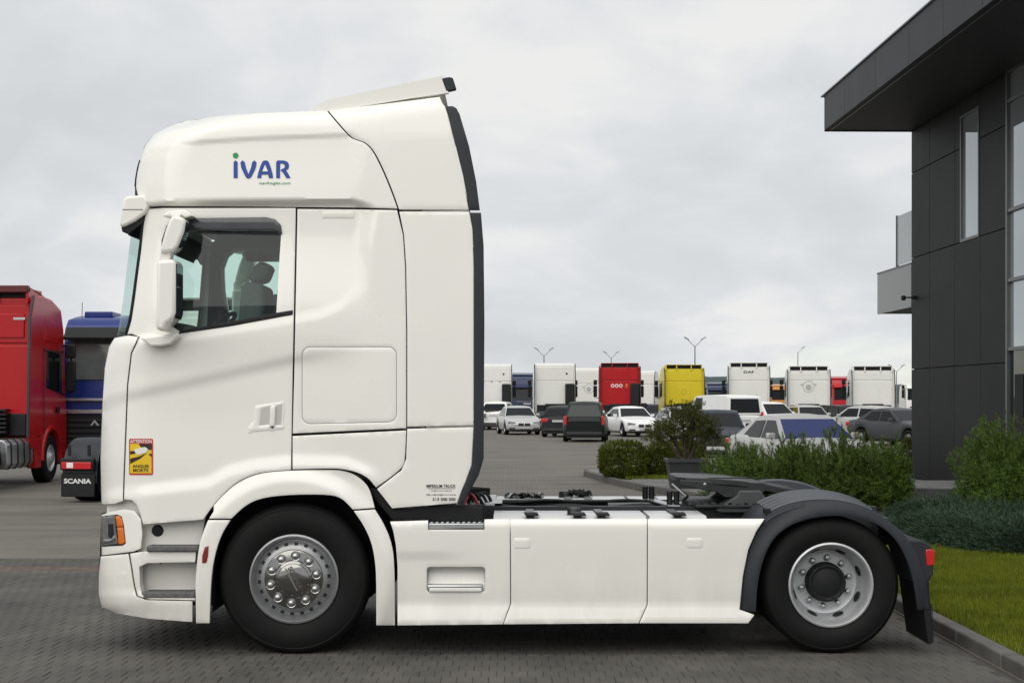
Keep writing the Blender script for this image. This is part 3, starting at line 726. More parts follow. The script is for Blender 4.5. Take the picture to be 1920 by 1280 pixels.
# ================================================================ wheels, chassis and rear end of the white tractor unit
def tyre_profile(r, w, rim):
    """(radius, y) with outer face at y=0, going inwards to y=w"""
    h = r - rim
    pr = [(rim - .012, .030), (rim, .018), (rim + .012, .014), (rim + h*.12, .006), (rim + h*.35, -.004), (rim + h*.55, -.006), (rim + h*.72, .002), (rim + h*.80, .008), (rim + h*.82, .006), (rim + h*.90, .014),
          (r - .014, .026), (r - .003, .040)]
    t = .040
    n = 4; seg = (w - .08)/n
    for k in range(n):
        pr += [(r, t + .004), (r, t + seg - .012), (r - .012, t + seg - .010), (r - .012, t + seg - .002)]
        t += seg
    pr += [(r, w - .04), (r - .014, w - .026), (rim + h*.6, w), (rim, w - .015)]
    return pr
def wheel(cx_px, cz, r, rim_r, y0, w, kind, parent, sgn=-1):
    cx = LX(cx_px); c = (cx, y0, cz)
    def T(prof): return [(a, (b if sgn < 0 else -b)) for a, b in prof]
    if kind == 'front':
        prof = [(rim_r + .008, .020), (rim_r + .006, .004), (rim_r - .006, .000), (rim_r - .016, .012), (rim_r - .026, .040), (rim_r - .034, .050), (rim_r - .046, .046), (rim_r - .060, .026), (rim_r - .095, .004), (rim_r - .100, .004)]
    else:
        prof = [(rim_r + .008, .020), (rim_r + .006, .004), (rim_r - .005, .000), (rim_r - .014, .010), (rim_r - .022, .040), (rim_r - .030, .060), (rim_r - .038, .130), (rim_r - .050, .190), (rim_r - .066, .222), (rim_r - .082, .226), (rim_r - .100, .226), (.10, .226), (0.0, .226)]
    W = MB().lathe(T(prof), c, seg=72).build('wheel', SILVER if kind != 'front' else mat('grey_rim', (.30, .305, .31), .34, metal=.6, var=.12, vscale=7), parent, smooth=40)
    MB().lathe(T(tyre_profile(r, w, rim_r)), c, seg=72).build('tyre', RUBBER, W, smooth=40)
    def lt(p, cc, m, nm, seg=24, par=W, smooth=35): return MB().lathe(T(p), cc, seg=seg).build(nm, m, par, smooth=smooth)
    s_ = 1 if sgn < 0 else -1
    MB().lathe(T([(rim_r - .03, .24), (0, .24)]), c, seg=32).build('brake_drum', DARK, W)
    if kind == 'front':
        lt([(rim_r - .098, .006), (rim_r - .103, -.002), (rim_r - .112, -.004), (.135, -.012), (.128, -.020), (.110, -.024)], c, REFL_CHROME, 'trim_ring', 64)
        lt([(.112, -.022), (.110, -.030), (.102, -.034), (.05, -.037), (0, -.038)], c, REFL_CHROME, 'hub_cap', 48, smooth=50)
        hv = MB()
        for k in range(22):
            a = 2*math.pi*(k + .3)/22; rr = rim_r - .066
            t = Vector((math.cos(a), 0, math.sin(a))); n_ = Vector((-math.sin(a), 0, math.cos(a)))
            p = Vector(c) + t*rr + Vector((0, .018*s_, 0))
            hv.add([p + t*.015 + n_*.013 + Vector((0, .006*s_, 0)), p + t*.015 - n_*.013 + Vector((0, .006*s_, 0)), p - t*.012 - n_*.012 - Vector((0, .001*s_, 0)), p - t*.012 + n_*.012 - Vector((0, .001*s_, 0))], [(0, 1, 2, 3)])
        hv.build('vent_holes', DARK, W, smooth=0)['kind'] = 'stuff'
        nr, nn, nc = .163, 10, .027
        vs, fs = fit_text('SCANIA', -.085, .085, -.012, .022, .03)
        a = math.radians(-62)
        if sgn < 0:
            me = bpy.data.meshes.new('hub_lettering'); me.from_pydata([(cx + .012 + x*math.cos(a) - z*math.sin(a), y0 - .0385, cz + .012 + x*math.sin(a) + z*math.cos(a)) for x, z in vs], [], fs)
            me.materials.append(mat('hub_letter', (.20, .20, .19), .3, metal=1)); link('hub_lettering', me, W)
            me = bpy.data.meshes.new('hub_underline'); me.from_pydata([(cx + .012 + x*math.cos(a) - z*math.sin(a), y0 - .0385, cz + .012 + x*math.sin(a) + z*math.cos(a)) for x, z in ((-.09, -.030), (.085, -.030), (.085, -.021), (-.09, -.021))], [], [(0, 1, 2, 3)])
            me.materials.append(mat('hub_line', (.8, .8, .78), .15, metal=1)); link('hub_underline', me, W)
        yb = -.008
    else:
        lt([(.142, .226), (.138, .215), (.136, .150), (.128, .136), (.118, .132), (.108, .138), (.102, .146), (.078, .140), (.055, .132), (0, .130)], c, BLACKP, 'hub', 40)
        for k in range(10):
            a = 2*math.pi*k/10 + .1; rr = .118
            MB().lathe(T([(0, -.006), (.010, -.005), (.012, .006)]), (cx + rr*math.cos(a), y0 + .134*s_, cz + rr*math.sin(a)), seg=8).build('hub_bolt', BLACKP, W)
        for k in range(8):
            a = 2*math.pi*(k + .45)/8; rr = rim_r - .0445
            t = Vector((math.cos(a), 0, math.sin(a))); n_ = Vector((-math.sin(a), 0, math.cos(a)))
            base_c = Vector(c) + t*(rr - .006) + Vector((0, .168*s_, 0))
            ax = (t*.30 + Vector((0, -.95*s_, 0))).normalized()      # surface normal of the dish wall, roughly
            q = [base_c + n_*.040*math.cos(b) + (Vector((0, 1*s_, 0))*.030 - t*.009)*math.sin(b) for b in [2*math.pi*j/14 for j in range(14)]]
            q = [p - t*.003 for p in q]
            MB().add(q, [tuple(range(14))]).build('vent_hole', DARK, W, smooth=0, recalc=False)
        nr, nn, nc = .172, 10, .025; yb = .224
    for k in range(nn):
        a = 2*math.pi*(k + .36)/nn
        p = (cx + nr*math.cos(a), y0 + (yb if sgn < 0 else -yb), cz + nr*math.sin(a))
        if kind == 'front':
            lt([(.034, -.003), (.033, -.008), (.029, -.007), (.027, -.004), (.0, -.004)], p, CHROME, 'nut_seat', 20)
            lt([(.0205, -.003), (.0205, -.020), (.017, -.027), (.009, -.031), (0, -.032)], p, ALU, 'wheel_nut', 14)
        else:
            lt([(.0235, 0), (.0235, -.010), (.019, -.014), (.019, -.028), (.014, -.036), (0, -.038)], p, ALU, 'wheel_nut', 14)
    return W
for sgn in (-1, 1):
    y = sgn*(HW - .045)
    wheel(549, .520, .524, .304, y, .32, 'front', TRUCK, sgn)
    wheel(1562, .476, .478, .289, sgn*(HW - .06), .29, 'rear', TRUCK, sgn)
    # inner tyre of the dual rear wheels
    MB().lathe([(a, -sgn*b) for a, b in tyre_profile(.478, .29, .289)], (LX(1562), sgn*(HW - .39), .476), seg=56).build('inner_tyre', RUBBER, TRUCK)
MB().tube([(LX(1562), -.9, .476), (LX(1562), .9, .476)], .10, 14).build('rear_axle', STEEL, TRUCK)
MB().lathe([(0, -.22), (.12, -.20), (.2, -.1), (.22, 0), (.2, .1), (.12, .2), (0, .22)], (LX(1562), 0, .476), seg=20).build('differential', STEEL, TRUCK)
MB().tube([(LX(549), -.95, .47), (LX(549), .95, .47)], .07, 12).build('front_axle', STEEL, TRUCK)
# wheel housing liners and engine block behind the front wheels
MB().box(LX(400), LX(720), -.80, .80, .38, LZ(905)).build('engine_bay', DARK, TRUCK)
for sgn in (-1, 1):
    lin = []
    for px, py in ((395, 1150), (398, 1050), (415, 985), (450, 938), (500, 915), (600, 908), (650, 925), (690, 975), (708, 1050), (712, 1150)):
        lin.append([(LX(px), sgn*(HW - .05), LZ(py)), (LX(px), sgn*.6, LZ(py))])
    MB().grid(lin).build('wheel_liner', BLACKP, TRUCK, recalc=False)
MB().box(LX(270), LX(395), -.95, .95, .30, LZ(990)).build('front_underbody', DARK, TRUCK)

# ---- frame
for sgn in (-1, 1):
    r = MB(); y = sgn*.40
    r.box(LX(420), LX(1700), y - .006, y + .006, .70, .965)
    r.box(LX(420), LX(1700), y - (.07 if sgn > 0 else 0), y + (.07 if sgn < 0 else 0), .953, .9655)
    r.box(LX(420), LX(1700), y - (.07 if sgn > 0 else 0), y + (.07 if sgn < 0 else 0), .695, .707)
    r.build('frame_rail', RAIL, TRUCK)
for px in (800, 1010, 1250, 1460, 1690):
    MB().box(LX(px) - .04, LX(px) + .04, -.39, .39, .74, .90).build('cross_member', RAIL, TRUCK, bevel=.01)
MB().tube([(LX(760), 0, .70), (LX(1540), 0, .55)], .06, 12).build('drive_shaft', STEEL, TRUCK)
MB().tube([(LX(1165), .18, .88), (LX(1330), .18, .89)], .075, 14).build('air_tank', mat('tank_grey', (.10, .105, .11), .4, var=.2), TRUCK)
MB().box(LX(905), LX(1150), .0, .3, .70, .86).build('battery_cover', GREYP, TRUCK, bevel=.02)
for k, (x0, y0, x1, y1) in enumerate(((880, -.30, 1240, -.34), (900, -.25, 1250, -.22), (880, .33, 1260, .34))):
    pts = [(LX(x0 + (x1-x0)*t), y0 + (y1-y0)*t + .012*math.sin(9*t + k), .955 + .01*math.sin(14*t + k)) for t in np.linspace(0, 1, 16)]
    MB().tube(pts, .014).build('air_hose', BLACKP, TRUCK)
# ---- fuel tanks behind the skirts with straps
for sgn in (-1, 1):
    def tank(x0, x1, name, m):
        pr = [(-.30, .36), (-.34, .42), (-.345, .83), (-.32, .92), (-.26, .948), (.26, .948), (.32, .92), (.335, .83), (.33, .42), (.29, .36)]
        return MB().prism([(sgn*.84 + sgn*a*-1, z) for a, z in pr], LX(x0), LX(x1), axis='x').build(name, m, TRUCK, smooth=50)
    tm = mat('tank_alu', (.66, .66, .65), .30, metal=.25, var=.06, vscale=3)
    tank(925, 1215, 'fuel_tank', tm); tank(1222, 1330, 'urea_tank', tm)
    for px in (995, 1085, 1130, 1275):
        st_ = MB()
        pr = [(sgn*1.200, .70), (sgn*1.192, .845), (sgn*1.165, .93), (sgn*1.105, .960), (sgn*.58, .960), (sgn*.515, .93), (sgn*.50, .83)]
        st_.grid([[(LX(px) - .028 + .010*i*0, a, z), (LX(px) + .028, a, z)] for i, (a, z) in enumerate(pr)])
        st_.grid([[(LX(px) - .028, a*.997, z - .006), (LX(px) + .028, a*.997, z - .006)] for a, z in pr])
        st_.build('tank_strap', mat('strap_grey', (.11, .115, .12), .4, metal=.3, var=.2), TRUCK, recalc=False)
        MB().prism([(LX(px) - .05, .978), (LX(px) + .045, .978), (LX(px) + .062, .953), (LX(px) - .03, .948)], sgn*1.16, sgn*1.10).build('strap_bracket', STEEL, TRUCK, bevel=.006)
    MB().lathe([(.0, .05), (.045, .048), (.05, .04), (.05, 0), (.06, 0)], (LX(1080), sgn*.98, .95), axis='z', seg=16).build('filler_cap', STEEL, TRUCK)
# tangle of lines on the far tank
for j in range(7):
    x0 = random.uniform(935, 985); pts = []
    for k in range(12): pts.append((LX(x0 + 55*k/11), .85 + .10*math.sin(k*1.7 + j), .95 + .015*math.cos(2*k + j) + .012*j*.4))
    MB().tube(pts, .010, 5).build('air_hose', BLACKP if j % 2 else ALU, TRUCK)
for j in range(5):
    pts = [(LX(1095 + 36*k/9) + .03*math.sin(k*2 + j), 1.0 + .09*math.cos(k + 2*j), .95 + .05*abs(math.sin(k*1.3 + j))) for k in range(10)]
    MB().tube(pts, .012, 5).build('air_hose', BLACKP, TRUCK)
# catwalk plate behind the cab
MB().box(LX(845), LX(925), -.36, .80, .968, .980).build('catwalk', ALU, TRUCK, bevel=.003)
MB().box(LX(872), LX(940), -.34, .1, .982, .990).build('catwalk_plate', ALU, TRUCK, bevel=.003)
for k in range(4):
    pts = [(LX(862 + 8*k + 34*t), -.55 + .12*k + .05*math.sin(5*t + k), .985 + .09*math.sin(math.pi*t) - .03*t) for t in np.linspace(0, 1, 12)]
    MB().tube(pts, .013).build('suzi_hose', [mat('hose_red', (.25, .02, .02), .45), BLACKP, STEEL, BLACKP][k], TRUCK)
MB().box(LX(742), LX(900), -1.02, 1.02, .60, .96).build('gearbox_cover', DARK, TRUCK)
# ---- bracket with bellows in front of the fifth wheel
MB().prism([(LX(1244), .40), (LX(1268), .40), (LX(1300), -.42), (LX(1276), -.42)], .968, .976, axis='z').build('deck_plate', ALU, TRUCK)
for px, y in ((1248, .34), (1262, .34), (1283, -.30), (1297, -.30)):
    MB().lathe([(0, .10), (.022, .098), (.024, .09), (.021, .075), (.024, .06), (.021, .045), (.024, .03), (.022, .0)], (LX(px), y, .975), axis='z', seg=12).build('valve', BLACKP, TRUCK)

# ---- fifth wheel
FW = []
xa, xb = (1262 - 960)*11.775/F, (1492 - 960)*11.775/F
L_ = xb - xa
def fwz(x): 
    t = (x - xa)/L_; return 1.182 - .02*t - .085*max(0, t - .42)/.58
hx = xa + L_*.42
outline = [(xa, -.30), (xa + .05, -.40), (xa + .30, -.45), (hx + .06, -.45), (hx + .18, -.43), (xb - .02, -.22), (xb - .03, -.12), (hx + .22, -.035), (hx + .05, -.035), (hx + .02, 0),
           (hx + .05, .035), (hx + .22, .035), (xb - .03, .12), (xb - .02, .22), (hx + .18, .43), (hx + .06, .45), (xa + .30, .45), (xa + .05, .40), (xa, .30)]
n = len(outline)
vs = [(x, y, fwz(x)) for x, y in outline] + [(x, y, fwz(x) - .045) for x, y in outline]
FWO = MB().add(vs, [tuple(range(n)), tuple(range(2*n-1, n-1, -1))] + [(i, (i+1) % n, n+(i+1) % n, n+i) for i in range(n)]).build('fifth_wheel', STEEL, TRUCK, bevel=.006)
for sgn in (-1, 1):
    sk = MB().prism([(xa + .01, 1.165), (xa + .01, 1.125), (xa + .28, 1.075), (xa + .34, 1.035), (xa + .60, 1.035), (xa + .64, 1.085), (xa + .74, 1.06), (xa + .90, 1.075), (xa + .62, 1.145)], sgn*.44, sgn*.40)
    sk.build('plate_flank', STEEL, FWO, bevel=.006)
    MB().prism([(xa + .30, .925), (xa + .83, .925), (xa + .83, .945), (xa + .62, 1.05), (xa + .60, 1.09), (xa + .44, 1.09), (xa + .42, 1.05), (xa + .26, .945)], sgn*.50, sgn*.30).build('pedestal', mat('pedestal_grey', (.055, .057, .06), .5, var=.2), TRUCK, bevel=.012)
    MB().box(xa + .38, xa + .66, sgn*.503, sgn*.512, .962, .972).build('pedestal_rib', STEEL, TRUCK)
    MB().lathe([(0, -sgn*-.008), (.011, -sgn*-.006), (.012, 0)], (xa + .19, sgn*.44, 1.135), seg=10).build('grease_nipple', ALU, FWO)
for k in range(3):
    MB().box(xa + .22 + .02*k, xa + .40 + .14*k, -.36 + .02*k, -.345 + .02*k, fwz(xa + .4) - .002, fwz(xa + .4) + .0035).build('grease_groove', DARK, FWO)
MB().box(LX(1330), LX(1470), -.52, .52, .965, .985).build('mounting_plate', STEEL, TRUCK, bevel=.004)
for k in range(9):
    t = k/8; 
    MB().box(LX(1315 + 16*k), LX(1323 + 16*k), -.50, -.44, .984, .996 + .006*(k % 2)).build('mounting_bolt', STEEL, TRUCK, bevel=.003)
MB().tube([(xa + .02, .2, 1.10), (xa + .10, -.1, 1.02), (xa + .02, -.35, .99)], .012).build('release_handle', ALU, TRUCK)
MB().box(LX(1300), LX(1640), -.38, .38, .70, .955).build('suspension_frame', DARK, TRUCK)

# ---- rear mudguards
mg_out = [(1388, 1143), (1390, 1090), (1398, 1045), (1412, 1005), (1430, 978), (1452, 962), (1485, 948), (1525, 941), (1570, 941), (1615, 950), (1650, 966), (1680, 985), (1703, 1010), (1722, 1045), (1736, 1090), (1742, 1141)]
mg_in = [(1417, 1146), (1420, 1095), (1430, 1050), (1446, 1015), (1465, 995), (1490, 980), (1525, 970), (1560, 966), (1600, 968), (1640, 979), (1668, 998), (1690, 1025), (1707, 1065), (1716, 1105), (1721, 1143)]
def chaikin(p, it=2):
    for _ in range(it):
        q = [p[0]]
        for a, b in zip(p[:-1], p[1:]): q += [(a[0]*.75+b[0]*.25, a[1]*.75+b[1]*.25), (a[0]*.25+b[0]*.75, a[1]*.25+b[1]*.75)]
        p = q + [p[-1]]
    return p
mg_out = chaikin(mg_out); mg_in = chaikin(mg_in)
def mg_off(px, py):
    r = np.hypot(np.asarray(px, float) - 1566, np.asarray(py, float) - 1108); return .012 + .03*sst(150, 176, r)
for sgn in (-1, 1):
    g = MB(); t_ = 0.012
    rows = []
    for a, b in mg_out:
        x, z = LX(a), LZ(b); dx, dz = x - LX(1566), z - LZ(1108); L = math.hypot(dx, dz); nx, nz = dx/L, dz/L
        rows.append([(x - nx*.02, sgn*(HW - .035), z - nz*.02), (x + nx*.0, sgn*(HW - .05), z), (x + nx*.026, sgn*(HW - .30), z + nz*.026), (x + nx*.040, sgn*(HW - .60), z + nz*.040), (x - nx*.02, sgn*(HW - .66), z - nz*.02)])
    g.grid(rows)
    G = g.build('rear_mudguard', GREYP, TRUCK, smooth=60, recalc=False)
    for k in range(5):
        y = sgn*(HW - .13 - .105*k)
        pts = []
        for px, py in zip(np.linspace(1452, 1640, 16), np.interp(np.linspace(1452, 1640, 16), [p[0] for p in mg_out], [p[1] for p in mg_out])):
            dx, dz = px - 1566, -(py - 1108); L = math.hypot(dx, dz); pts.append((LX(px) + dx/L*(.014 + .0075*k), y, LZ(py) + dz/L*(.012 + .0075*k)))
        MB().tube(pts, .016, 8).build('mudguard_rib', mat('rib_plastic_highlight', (.060, .068, .080), .34), G)  # lighter base colour paints in the gloss highlight along the ribs
    MB().box(LX(1440), LX(1450), sgn*(HW - .10), sgn*(HW - .22), LZ(968), LZ(955)).build('mudguard_clip', BLACKP, G, bevel=.004)
panel('mudguard_flank', mg_out + mg_in[::-1], mg_off, GREYP, gap=0, h=.025, thick=.03)
# ---- tail light carrier, flaps
for sgn in (-1, 1):
    y0, y1 = sgn*(HW - .06), sgn*(HW - .62)
    MB().prism([(LX(1700), LZ(1012)), (LX(1735), LZ(1014)), (LX(1750), LZ(1022)), (LX(1755), LZ(1034)), (LX(1755), LZ(1078)), (LX(1747), LZ(1090)), (LX(1738), LZ(1096)), (LX(1722), LZ(1096))], y0, y1).build('light_carrier', GREYP, TRUCK, bevel=.012)
    MB().prism([(LX(1740), LZ(1031)), (LX(1755.5), LZ(1031)), (LX(1757), LZ(1035)), (LX(1756.5), LZ(1060)), (LX(1742), LZ(1062))], sgn*(HW - .055), sgn*(HW - .50)).build('tail_light', REDL, TRUCK, bevel=.005)
    fl = MB()
    fl.prism([(LX(1728), LZ(1090)), (LX(1746), LZ(1090)), (LX(1752), LZ(1208)), (LX(1744), LZ(1209))], sgn*(HW - .05), sgn*(HW - .64))
    fl.build('mud_flap', BLACKP, TRUCK, bevel=.004)
    br = MB()
    for k in range(26):
        z = LZ(1135 + 2.8*k); x = LX(1748 + .1*k)
        for j in range(12): br.box(x, x + .022, sgn*(HW - .07 - .045*j), sgn*(HW - .085 - .045*j), z - .003, z + .003)
    br.build('flap_bristles', BLACKP, TRUCK, smooth=0)
MB().box(LX(750), LX(1392), -1.08, 1.08, .255, .345).build('under_truck_light_block', DARK, TRUCK)  # added unseen slab that blocks light coming in from the far side
MB().box(LX(1690), LX(1712), -.62, .62, .70, .90).build('rear_beam', RAIL, TRUCK, bevel=.01)
# ================================================================ ground
HX0, HX1, HY0, HY1 = -9.0, 3.2, 5.0, 16.9        # paver field
asph = mat('yard_surface', (.158, .148, .127), .85, col2=(.110, .103, .089), vscale=.35, bump=.25, bscale=30, stain=.22)
nt = asph.node_tree
# fine aggregate over the large patches
b = nt.nodes['Principled BSDF']; lk = b.inputs['Base Color'].links[0]; src = lk.from_socket
tcn = nt.nodes.new('ShaderNodeTexCoord')
mpn = nt.nodes.new('ShaderNodeMapping'); mpn.inputs['Scale'].default_value = (.12, 1.0, 1); nt.links.new(tcn.outputs['Object'], mpn.inputs[0])
ns = nt.nodes.new('ShaderNodeTexNoise'); ns.inputs['Scale'].default_value = 1.3; ns.inputs['Detail'].default_value = 8; nt.links.new(mpn.outputs[0], ns.inputs['Vector'])
bt = nt.nodes.new('ShaderNodeTexBrick'); bt.inputs['Scale'].default_value = 1.0
bt.inputs['Brick Width'].default_value = .2; bt.inputs['Row Height'].default_value = .1; bt.inputs['Mortar Size'].default_value = .008
bt.inputs['Color1'].default_value = (.92, .92, .92, 1); bt.inputs['Color2'].default_value = (1.08, 1.06, 1.04, 1); bt.inputs['Mortar'].default_value = (.6, .6, .58, 1)
rot = nt.nodes.new('ShaderNodeMapping'); rot.inputs['Rotation'].default_value = (0, 0, math.radians(90)); nt.links.new(tcn.outputs['Object'], rot.inputs[0]); nt.links.new(rot.outputs[0], bt.inputs['Vector'])
rp = nt.nodes.new('ShaderNodeValToRGB'); nt.links.new(ns.outputs[0], rp.inputs[0]); rp.color_ramp.elements[0].position = .35; rp.color_ramp.elements[0].color = (.80, .80, .80, 1); rp.color_ramp.elements[1].position = .65; rp.color_ramp.elements[1].color = (1.12, 1.1, 1.08, 1)
m1 = nt.nodes.new('ShaderNodeMix'); m1.data_type = 'RGBA'; m1.blend_type = 'MULTIPLY'; m1.inputs[0].default_value = 1
m2 = nt.nodes.new('ShaderNodeMix'); m2.data_type = 'RGBA'; m2.blend_type = 'MULTIPLY'; m2.inputs[0].default_value = .35
nt.links.new(src, m1.inputs[6]); nt.links.new(rp.outputs[0], m1.inputs[7]); nt.links.new(m1.outputs[2], m2.inputs[6]); nt.links.new(bt.outputs[0], m2.inputs[7]); nt.links.new(m2.outputs[2], b.inputs['Base Color'])
G = MB(); BIG = 2500
xs = [-BIG, HX0, HX1, BIG]; ys = [-BIG, HY0, HY1, BIG]
for i in range(3):
    for j in range(3):
        if i == 1 and j == 1: continue
        G.add([(xs[i], ys[j], 0), (xs[i+1], ys[j], 0), (xs[i+1], ys[j+1], 0), (xs[i], ys[j+1], 0)], [(0, 1, 2, 3)])
for (x0, y0), (x1, y1) in (((HX0, HY0), (HX1, HY0)), ((HX1, HY0), (HX1, HY1)), ((HX1, HY1), (HX0, HY1)), ((HX0, HY1), (HX0, HY0))):
    G.add([(x0, y0, 0), (x1, y1, 0), (x1, y1, -.4), (x0, y0, -.4)], [(0, 1, 2, 3)])
struct(G.build('ground', asph, smooth=0, recalc=False))
bed = MB().box(HX0 + .001, HX1 - .001, HY0 + .001, HY1 - .001, -.30, -.010)
PAV = struct(bed.build('paving', mat('joint_sand', (.060, .057, .050), .95, var=.3, vscale=40), smooth=0))
PAVER = mat('paver', (.084, .079, .068), .82, var=.42, vscale=1.1, bump=.22, bscale=70, island=.09, objrand=.09, pos=True, stain=.28)
PAVERR = mat('paver_red', (.115, .075, .060), .82, var=.3, vscale=6.0, bump=.2, bscale=70, island=.15)
def paver_mesh(name, m):
    w, l = .0982, .1982
    mb = MB(); mb.box(0, w, 0, l, -.06, 0)
    me = bpy.data.meshes.new(name)
    c = .004
    vs = [(0, 0, -.03), (w, 0, -.03), (w, l, -.03), (0, l, -.03), (0, 0, -c), (w, 0, -c), (w, l, -c), (0, l, -c), (c, c, 0), (w-c, c, 0), (w-c, l-c, 0), (c, l-c, 0)]
    fs = [(8, 9, 10, 11)] + [(i, (i+1) % 4, 4+(i+1) % 4, 4+i) for i in range(4)] + [(4+i, 4+(i+1) % 4, 8+(i+1) % 4, 8+i) for i in range(4)]
    me.from_pydata(vs, [], fs); me.materials.append(m); return me, vs, fs
pm, pvs, pfs = paver_mesh('paver', PAVER)
cells = []
row = 0; yy = 8.9
while yy < HY1 - .19:
    col = 0; xx = HX0 + .003 + (.05 if row % 2 else 0) + random.uniform(-.01, .01)*0
    lim = (yy + .2)*960/F + .5
    while xx < HX1 - .1:
        y = yy
        if -lim*1.15 - .6 < xx < lim + .3 and y < HY1 - .15: cells.append((xx, y))
        xx += .1; col += 1
    yy += .2; row += 1
def showing(c): return abs(c[0] + .05) < (c[1] + .1)*945/F and c[1] > 9.40
near = sorted([c for c in cells if showing(c)], key=lambda c: c[1])[:300]
ns_ = set(near)
for x, y in near:
    o = bpy.data.objects.new('paver', pm); COL.objects.link(o); o.parent = PAV
    o.location = (x + random.uniform(-.001, .001), y + random.uniform(-.001, .001), random.uniform(-.0035, .0))
    o.rotation_euler = (random.uniform(-.006, .006), random.uniform(-.008, .008), random.uniform(-.006, .006))
rest = [c for c in cells if c not in ns_]
def bulk(name, cs, m):
    n = len(cs); base = np.array(pvs); V = np.zeros((n, len(pvs), 3))
    C = np.array(cs); V[:] = base[None]; V[:, :, 0] += C[:, 0, None]; V[:, :, 1] += C[:, 1, None]; V[:, :, 2] += RNG.uniform(-.0035, 0, (n, 1))
    V[:, :, 2] += (base[None, :, 0] - .05)*RNG.uniform(-.01, .01, (n, 1))
    fs = [tuple(i + k*len(pvs) for i in f) for k in range(n) for f in pfs]
    me = bpy.data.meshes.new(name); me.from_pydata(V.reshape(-1, 3).tolist(), [], fs); me.materials.append(m)
    o = link(name, me, PAV); o['kind'] = 'stuff'; return o
red = [c for c in rest if 15.5 < c[1] < 15.9]
bulk('paver_field', [c for c in rest if not (15.5 < c[1] < 15.9)], PAVER)
bulk('red_paver_course', red, PAVERR)

# ---- low hill beyond the yard
hm = mat('far_wood_hazed', (.055, .085, .085), .95, var=.35, vscale=.05)  # bluish distance haze is mixed into the wood colour
H = MB(); rows = []
for k in range(161):
    x = -500 + 1400*k/160
    h = max(0.3, 12*math.exp(-((x - 110)/150)**2) + 3*math.exp(-((x-420)/160)**2) + 2.4*math.sin(x*.013) + .9*math.sin(x*.21 + 1) + .7*random.random())
    rows.append([(x, 800, -1), (x, 805, h*.7), (x + 2, 815, h), (x, 900, h*.9), (x, 1000, -1)])
H.grid(rows); struct(H.build('hill', hm, recalc=False, smooth=60))

# ================================================================ planting bed, lawn, kerbs, paths on the right
CONC = mat('kerb_concrete', (.105, .100, .090), .85, var=.3, vscale=4, bump=.2, bscale=60, objrand=.08)
KERB = bpy.data.objects.new('kerb', None); COL.objects.link(KERB); struct(KERB)
y = 7.0; k = 0
while y < 25.6:
    MB().box(3.215, 3.335, y + .004, y + .996, -.10, .10).build('kerb_stone', CONC, KERB, bevel=.015)
    y += 1.0; k += 1
SOIL = mat('soil', (.030, .024, .018), .95, var=.4, vscale=12, bump=.5, bscale=40)
LAWNG = mat('turf', (.075, .095, .014), .95, var=.4, vscale=6, bump=.5, bscale=80)
struct(MB().add([(3.335, 6, .085), (16, 6, .085), (16, 17.6, .085), (3.335, 17.6, .085)], [(0, 1, 2, 3)]).build('lawn', LAWNG, smooth=0, recalc=False))
struct(MB().add([(3.335, 17.6, .081), (16, 17.6, .081), (16, 25.6, .081), (3.335, 25.6, .081)], [(0, 1, 2, 3)]).build('planting_bed', SOIL, smooth=0, recalc=False))
def blades(name, n, fx, fy, h0, h1, m, w=.004, lean=.5, keep=None, base=.085):
    X = RNG.uniform(*fx, n); Y = RNG.uniform(*fy, n)
    if keep is not None:
        k = keep(X, Y); X, Y = X[k], Y[k]; n = len(X)
    Hh = RNG.uniform(h0, h1, n); A = RNG.uniform(0, 2*math.pi, n); L = RNG.uniform(0, lean, n)*Hh; B = RNG.uniform(0, 2*math.pi, n)
    V = np.zeros((n, 3, 3))
    V[:, 0] = np.stack([X + w*np.cos(A), Y + w*np.sin(A), np.full(n, base - .005)], 1)
    V[:, 1] = np.stack([X - w*np.cos(A), Y - w*np.sin(A), np.full(n, base - .005)], 1)
    V[:, 2] = np.stack([X + L*np.cos(B), Y + L*np.sin(B), base + Hh], 1)
    me = bpy.data.meshes.new(name); me.from_pydata(V.reshape(-1, 3).tolist(), [], np.arange(3*n).reshape(-1, 3).tolist()); me.materials.append(m)
    o = link(name, me); o['kind'] = 'stuff'; return o
GRASSM = mat('grass_blade', (.130, .155, .012), .75, spec=.15, var=.35, vscale=1.5, island=.35)
g = blades('grass', 330000, (3.34, 9.5), (8.0, 17.7), .025, .06, GRASSM, keep=lambda X, Y: (X < Y*975/F + 3.0))
g['label'] = 'mown green lawn beside the grey kerb'
# small lawn patch behind the clipped bushes
# ---- paved terrace round the building
SLAB = mat('terrace_slab', (.17, .17, .165), .85, var=.25, vscale=3, bump=.15, bscale=50, objrand=.10)
TER = struct(MB().prism([(1.75, 35.2), (2.05, 32.5), (2.55, 29.5), (3.35, 26.6), (4.2, 25.62), (16, 25.62), (16, 45), (6.0, 45), (1.75, 36.0)], -.2, .10, axis='z').build('pavement', SLAB, smooth=0))
sl = MB(); smesh = None
cnt = 0
for i in range(24):
    for j in range(12):
        x, yv = 1.9 + i*.6, 25.8 + j*.8
        if x < np.interp(yv, [26, 26.6, 29.5, 32.5, 35.2, 36], [4.2, 3.4, 2.6, 2.1, 1.8, 1.8]) + .02: continue
        if x > 8.2: continue
        if smesh is None:
            q = MB().box(0, .592, 0, .792, -.02, .014); o = q.build('paving_slab', SLAB, TER, bevel=.006); smesh = o.data
        else: o = link('paving_slab', smesh, TER, .006)
        o.location = (x, yv, .1)
KS = bpy.data.objects.new('kerb', None); COL.objects.link(KS); struct(KS)
edge = [(4.2, 25.6), (3.35, 26.6), (2.55, 29.5), (2.05, 32.5), (1.75, 35.2), (1.80, 36.2)]
pts = densify(edge, .33)[:-8]
KM = MB().box(-.05, .05, -.155, .155, -.1, .135).build('kerb_stone', CONC, KS, bevel=.012)
first = True
